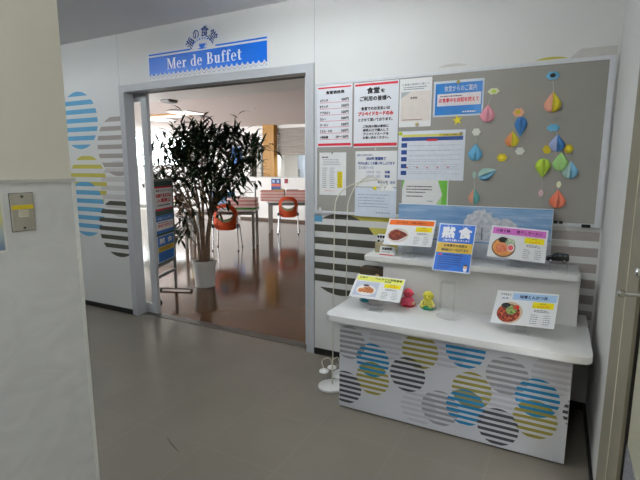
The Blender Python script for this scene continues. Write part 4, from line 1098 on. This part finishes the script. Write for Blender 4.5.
    for c, n in (((-.38, -.05, .60), 30), ((-.46, .0, .66), 18), ((-.26, .0, .70), 18), ((-.30, .0, .80), 16), ((-.40, .0, .92), 14), ((.20, .05, .94), 16), ((.02, -.12, .90), 8), ((-.22, -.05, .84), 14)): rosette(bm, c, n, .17, -.2, .035)
    for a, b in (((-.06, -.04, .5), (-.34, -.05, .66)), ((-.06, -.02, .7), (-.40, .0, .95)), ((.06, .03, .75), (.20, .05, .96)), ((-.05, -.03, .6), (-.22, -.05, .86))): tube(bm, [a, (Vector(a)+Vector(b))/2+Vector((0, 0, .05)), b], .006, 6)
    obj('low_spray', bm, leafm, e)
    bm = bmesh.new(); rosette(bm, (-.36, -.02, 1.00), 22, .16, .5, .03); rosette(bm, (-.30, -.02, .96), 8, .15, .5, .03)
    obj('low_spray', bm, rust, e)
build_plant()

def make_chair():
    e = empty('dining_chair', (0, 0, 0), 'orange plastic chair with an oval back opening, tucked under the table behind the potted plant', 'chair', 'orange dining chairs')
    org = mat('orange_shell', (196, 74, 34), .45, var=.03); pad = mat('olive_pad', (140, 138, 104), .8)
    # local: back at y = -.21 faces -Y, seat towards +Y
    bm = bmesh.new(); N = 36; outer, inner = [], []
    for k in range(N):
        a = 2*PI*k/N; c, s = math.cos(a), math.sin(a); p = 2.6 if s > 0 else 4.5
        den = (abs(c)**p + abs(s)**p)**(-1/p); outer.append((.215*c*den, .232*s*den-.008)); inner.append((.148*c, .030+.132*s))
    def yoff(x): return -.20 + .06*(x/.2)**2
    rings = []
    for pts, dy in ((outer, 0), (inner, 0), (inner, .018), (outer, .018)):
        rings.append([bm.verts.new((x, yoff(x)+dy-.10*(z+.21), .60+z)) for x, z in pts])
    for i in range(4):
        A, Bq = rings[i], rings[(i+1) % 4]
        for k in range(N): bm.faces.new((A[k], A[(k+1) % N], Bq[(k+1) % N], Bq[k]))
    br = obj('backrest', bm, org, e, True)
    bm = bmesh.new(); pts = [(x*1.0, z) for x, z in inner if z < .02]; pts.sort(key=lambda q: math.atan2(q[1]-.035, q[0]))
    pts = [(.147, .02)] + [p for p in reversed(pts)] + [(-.147, .02), (-.07, -.030), (0, -.045), (.07, -.030)]
    f = [bm.verts.new((x, yoff(x)+.012-.10*(z+.21), .60+z)) for x, z in pts]
    bm.faces.new(f); r = bmesh.ops.extrude_face_region(bm, geom=bm.faces[:]); bmesh.ops.translate(bm, vec=(0, .008, 0), verts=[v for v in r['geom'] if isinstance(v, bmesh.types.BMVert)])
    obj('back_pad', bm, pad, br)
    bm = bmesh.new(); prism(bm, rrect(-.205, -.19, .205, .22, .07), .415, .44); bmesh.ops.bevel(bm, geom=[q for q in bm.edges if abs(q.verts[0].co.z-q.verts[1].co.z) < 1e-5], offset=.008, segments=2, affect='EDGES'); obj('seat', bm, org, e, True)
    for sx in (-1, 1):
        bm = bmesh.new(); tube(bm, [(sx*.225, -.23, .012), (sx*.215, -.19, .22), (sx*.208, -.19, .44), (sx*.203, -.205, .60)], .0115, 8); l = obj('leg', bm, chrome, e, True)
        bm = bmesh.new(); tube(bm, [(sx*.225, -.23, 0), (sx*.225, -.23, .022)], .016, 10); obj('foot_cap', bm, MATS['black_rubber'], l, True)
        bm = bmesh.new(); tube(bm, [(sx*.225, .20, .012), (sx*.205, .17, .25), (sx*.195, .15, .405), (sx*.195, .0, .41), (sx*.205, -.17, .41)], .0115, 8); l = obj('leg', bm, chrome, e, True)
        bm = bmesh.new(); tube(bm, [(sx*.225, .20, 0), (sx*.225, .20, .022)], .016, 10); obj('foot_cap', bm, MATS['black_rubber'], l, True)
        bm = bmesh.new(); box(bm, sx*.215-.02, -.215, .40, sx*.215+.02, -.16, .47, bev=.005); obj('bracket', bm, steel_dark, e)
    return e

def make_table(L, D):
    e = empty('dining_table', (0, 0, 0), '-', 'table', 'restaurant tables'); tp = mat('table_grey_white', (206, 204, 200), .35); lg = mat('table_leg_grey', (138, 134, 128), .45, .3)
    obj('table_top', B(0, 0, .672, L, D, .70, bev=.006), tp, e)
    obj('apron', B(.06, .06, .61, L-.06, D-.06, .672), lg, e)
    for x in (.05, L-.05):
        for y in (.05, D-.05): obj('leg', B(x-.024, y-.024, 0, x+.024, y+.024, .672, bev=.004), lg, e)
    return e

def copy_tree(o, parent=None):
    c = o.copy(); COL.objects.link(c)
    if parent is not None: c.parent = parent
    for ch in list(o.children):
        copy_tree(ch, c)
    return c

def make_tray():
    bm = bmesh.new(); w, d = .27, .19
    prism(bm, rrect(-w, -d, w, d, .05), 0, .010)
    for (a0, b0, a1, b1) in ((-w, -d, w, -d+.03), (-w, d-.03, w, d), (-w, -d+.03, -w+.03, d-.03), (w-.03, -d+.03, w, d-.03)): box(bm, a0+.004, b0+.004, .010, a1-.004, b1-.004, .032, bev=.005)
    return bm
def build_dining():
    c1 = make_chair(); c1.location = (-5.455, 3.385, 0); c1.rotation_euler = (0, 0, math.radians(28))
    c2 = copy_tree(c1); c2.location = (-5.58, 5.68, 0); c2.rotation_euler = (0, 0, math.radians(28)); c2['label'] = 'orange plastic chair with an oval back opening, at the table by the low white partition'
    R28 = (0, 0, math.radians(28)); t1 = make_table(1.3, .6); t1.location = (-6.127, 2.970, 0); t1.rotation_euler = R28; t1['label'] = 'grey table with a pink tray stack behind the potted plant'
    t2 = make_table(1.6, .6); t2.location = (-5.973, 5.396, 0); t2.rotation_euler = R28; t2['label'] = 'grey table with two pink tray stacks in front of the low white partition'
    t3 = make_table(1.5, .7); t3.location = (-8.3, 3.4, 0); t3.rotation_euler = R28; t3['label'] = 'grey table farthest towards the bright windows'
    pk = mat('tray_pink', (214, 152, 144), .45, var=.03); pk2 = mat('tray_pale_pink', (228, 200, 192), .45, var=.03); gn = mat('tray_green', (74, 138, 62), .5)
    first = None
    def stack(x, y, z, n, what, rz=0.0, green=False):
        nonlocal first
        for k in range(n):
            zz = z + k*.0335
            if first is None:
                o = obj('serving_tray', make_tray(), pk); first = o; stack.pink = o.data
                me2 = o.data.copy(); me2.materials.clear(); me2.materials.append(pk2); stack.pale = me2
                me3 = o.data.copy(); me3.materials.clear(); me3.materials.append(gn); stack.green = me3
            else:
                o = first.copy(); COL.objects.link(o)
            col = 'pink'
            o.data = stack.pink
            if green and k == 0: o.data = stack.green; col = 'green'
            elif k % 2 == 1: o.data = stack.pale; col = 'pale pink'
            o.location = (x + random.uniform(-.008, .008), y, zz); o.rotation_euler = (0, 0, rz + random.uniform(-.02, .02))
            pos = 'lowest' if k == 0 else 'topmost' if k == n-1 else ('second', 'third', 'fourth', 'fifth', 'sixth')[k-1]
            tag(o, '%s serving tray, %s%s of the stack %s' % (col, pos, '' if pos in ('lowest', 'topmost') else ' from below', what), 'tray', 'stacked serving trays')
    def on(t, x, y): return t.location.x + x*math.cos(R28[2]) - y*math.sin(R28[2]), t.location.y + x*math.sin(R28[2]) + y*math.cos(R28[2])
    stack(*on(t1, 1.03, .34), .702, 6, 'on the table behind the plant', R28[2], green=True)
    stack(*on(t2, .11, .32), .702, 7, 'above the second orange chair', R28[2])
    stack(*on(t2, .68, .34), .702, 7, 'beside the door jamb', R28[2])
    stack(*on(t3, .9, .3), .702, 4, 'on the table by the windows', R28[2], green=True)
    for k, (nm, c, lab) in enumerate((('yellow_folder', (206, 186, 70), 'yellow folder lying on the tray stack above the second orange chair'), ('grey_folder', (128, 126, 122), 'grey folder lying on the tray stack beside the door jamb'))):
        o = obj(nm, B(-.13, -.10, 0, .13, .10, .012, bev=.002), mat(nm, c, .6)); x, y = on(t2, (.25, .55)[k], .34); o.location = (x, y, .702+7*.0335+.001); o.rotation_euler = R28; tag(o, lab, 'folder')
    # clear table screens with grey frames
    fr = mat('screen_frame_grey', (140, 142, 146), .4, .4)
    def screen(x0, x1, y, z0, z1, label):
        e = empty('table_screen', ((x0+x1)/2, y, z0), label, 'screen', 'framed table screens'); w2 = (x1-x0)/2; h = z1-z0
        for sx in (-1, 1): obj('frame_post', B(sx*w2-.012, -.012, 0, sx*w2+.012, .012, h), fr, e)
        obj('top_rail', B(-w2, -.012, h-.02, w2, .012, h), fr, e); obj('clear_sheet', B(-w2, -.002, 0, w2, .002, h-.02), clear, e)
    screen(-.41, .41, 0, 0, .50, 'clear screen in a grey frame on the table behind the plant')
    sc = [o for o in bpy.data.objects if o.name == 'table_screen'][0]
    sc.location = (*on(t1, .82, .57), .701); sc.rotation_euler = R28
    # small things far inside
    s = Sheet('screen_poster', Matrix.Translation((*on(t1, .35, .552), .701)) @ Matrix.Rotation(R28[2], 4, 'Z') @ frame_wall(0, 0, 0), .5, .3, mat('pale_blue_paper', (150, 176, 206), .5), 'pale blue leaflet leaning on the table screen behind the plant', 'leaflet'); s.frect(.5, .5, 1, 1, mat('leaflet_blue', (70, 120, 160), .5)); s.done()
    s = Sheet('partition_poster', frame_wall(-7.215, .80, 7.447), .30, .345, mat('navy_poster', (52, 74, 122), .5), 'small navy poster with a red middle band on the low partition', 'poster'); s.frect(0, .42, 1, .62, mat('poster_rust', (190, 84, 60), .5)); s.frect(.12, .70, .38, .90, MATS['pale_blue_paper'], 'pale_square', 2); s.frect(.60, .70, .86, .90, MATS['pale_blue_paper'], 'pale_square', 2); s.done()
    o = obj('call_button', B(-.05, -.02, -.06, .05, 0, .06, bev=.008), mat('dark_red_plastic', (150, 44, 48), .4)); o.location = (-6.74, 7.458, 1.09); tag(o, 'small dark red box on the low partition beside the navy poster', 'box')
    o = obj('wall_banner', B(-.06, -.006, 0, .06, 0, .55), mat('banner_yellow', (226, 200, 70), .6)); o.location = (-10.86, 8.198, 1.62); tag(o, 'narrow yellow banner on the wall beside the bright window', 'banner')
    o = obj('wall_poster', B(-.20, -.004, 0, .20, 0, .5), mat('wall_poster_blue', (84, 124, 186), .6)); o.location = (-8.95, 8.198, 1.55); tag(o, 'blue poster on the far white wall seen through the leaves', 'poster')
    # kitchen
    o = obj('refrigerator', B(-.35, -.35, 0, .35, .35, 1.9, bev=.02), mat('kitchen_steel', (170, 182, 194), .35, .4)); o.location = (-6.92, 9.3, 0); tag(o, 'tall steel refrigerator in the kitchen behind the hatch', 'refrigerator')
    obj('door_seam', B(-.34, -.356, .95, .34, -.35, .97), steel_dark, o); obj('handle', B(-.30, -.38, 1.05, -.27, -.35, 1.4), chrome, o)
    o = Sheet('hatch_notice', frame_wall(-7.02, 1.20, 8.3), .16, .24, paper, 'small white and blue notice standing in the kitchen hatch', 'notice'); o.frect(0, 0, 1, .35, mat('notice_blue', (80, 150, 200), .5)); o.frect(.2, .4, .8, .7, yellow_print); o.done()
    o.o.location.z = .96
    # ceiling fittings
    lm = mat('lit_diffuser', (255, 252, 246), .5, emit=1.2)
    for x, y, lab in ((-9.2, 5.5, 'square lit ceiling light nearer the windows'), (-7.6, 4.75, 'square lit ceiling light nearer the doorway')):
        o = obj('ceiling_light', B(-.30, -.30, -.02, .30, .30, 0, bev=.006), mat('fitting_white', (225, 225, 222), .5)); o.location = (x, y, 2.64); tag(o, lab, 'ceiling light', 'restaurant ceiling lights'); obj('diffuser', B(-.26, -.26, -.026, .26, .26, -.0195), lm, o)
    o = obj('ceiling_panel', B(-.55, -.25, -.03, .55, .25, 0), MATS['varnished_wood']); o.location = (-8.45, 5.0, 2.64); tag(o, 'brown wooden panel on the restaurant ceiling', 'panel')
    bm = bmesh.new(); lathe(bm, [(0, -.03), (.03, -.03), (.045, -.01), (.05, 0), (0, 0)], n=20); o = obj('ceiling_sensor', bm, mat('sensor_white', (214, 208, 200), .5), None, True); o.location = (-5.85, 4.8, 2.64); tag(o, 'small round sensor on the restaurant ceiling', 'sensor')
    o = obj('ceiling_speaker', B(-.10, -.10, -.05, .10, .10, 0, bev=.02), mat('speaker_grey', (140, 138, 136), .5)); o.location = (-5.95, 2.62, 2.53); tag(o, 'small grey box fitting on the ceiling just inside the doorway', 'ceiling fitting')
build_dining()

# scuff on the corridor floor
bm = bmesh.new(); tube(bm, [(-2.027, -1.380, .001), (-1.948, -1.420, .001), (-1.872, -1.448, .001)], [.001, .0028, .001], 5)
o = obj('floor_scuff', bm, mat('scuff_black', (50, 45, 42), .7)); tag(o, 'short dark scuff mark on the grey floor', 'mark')
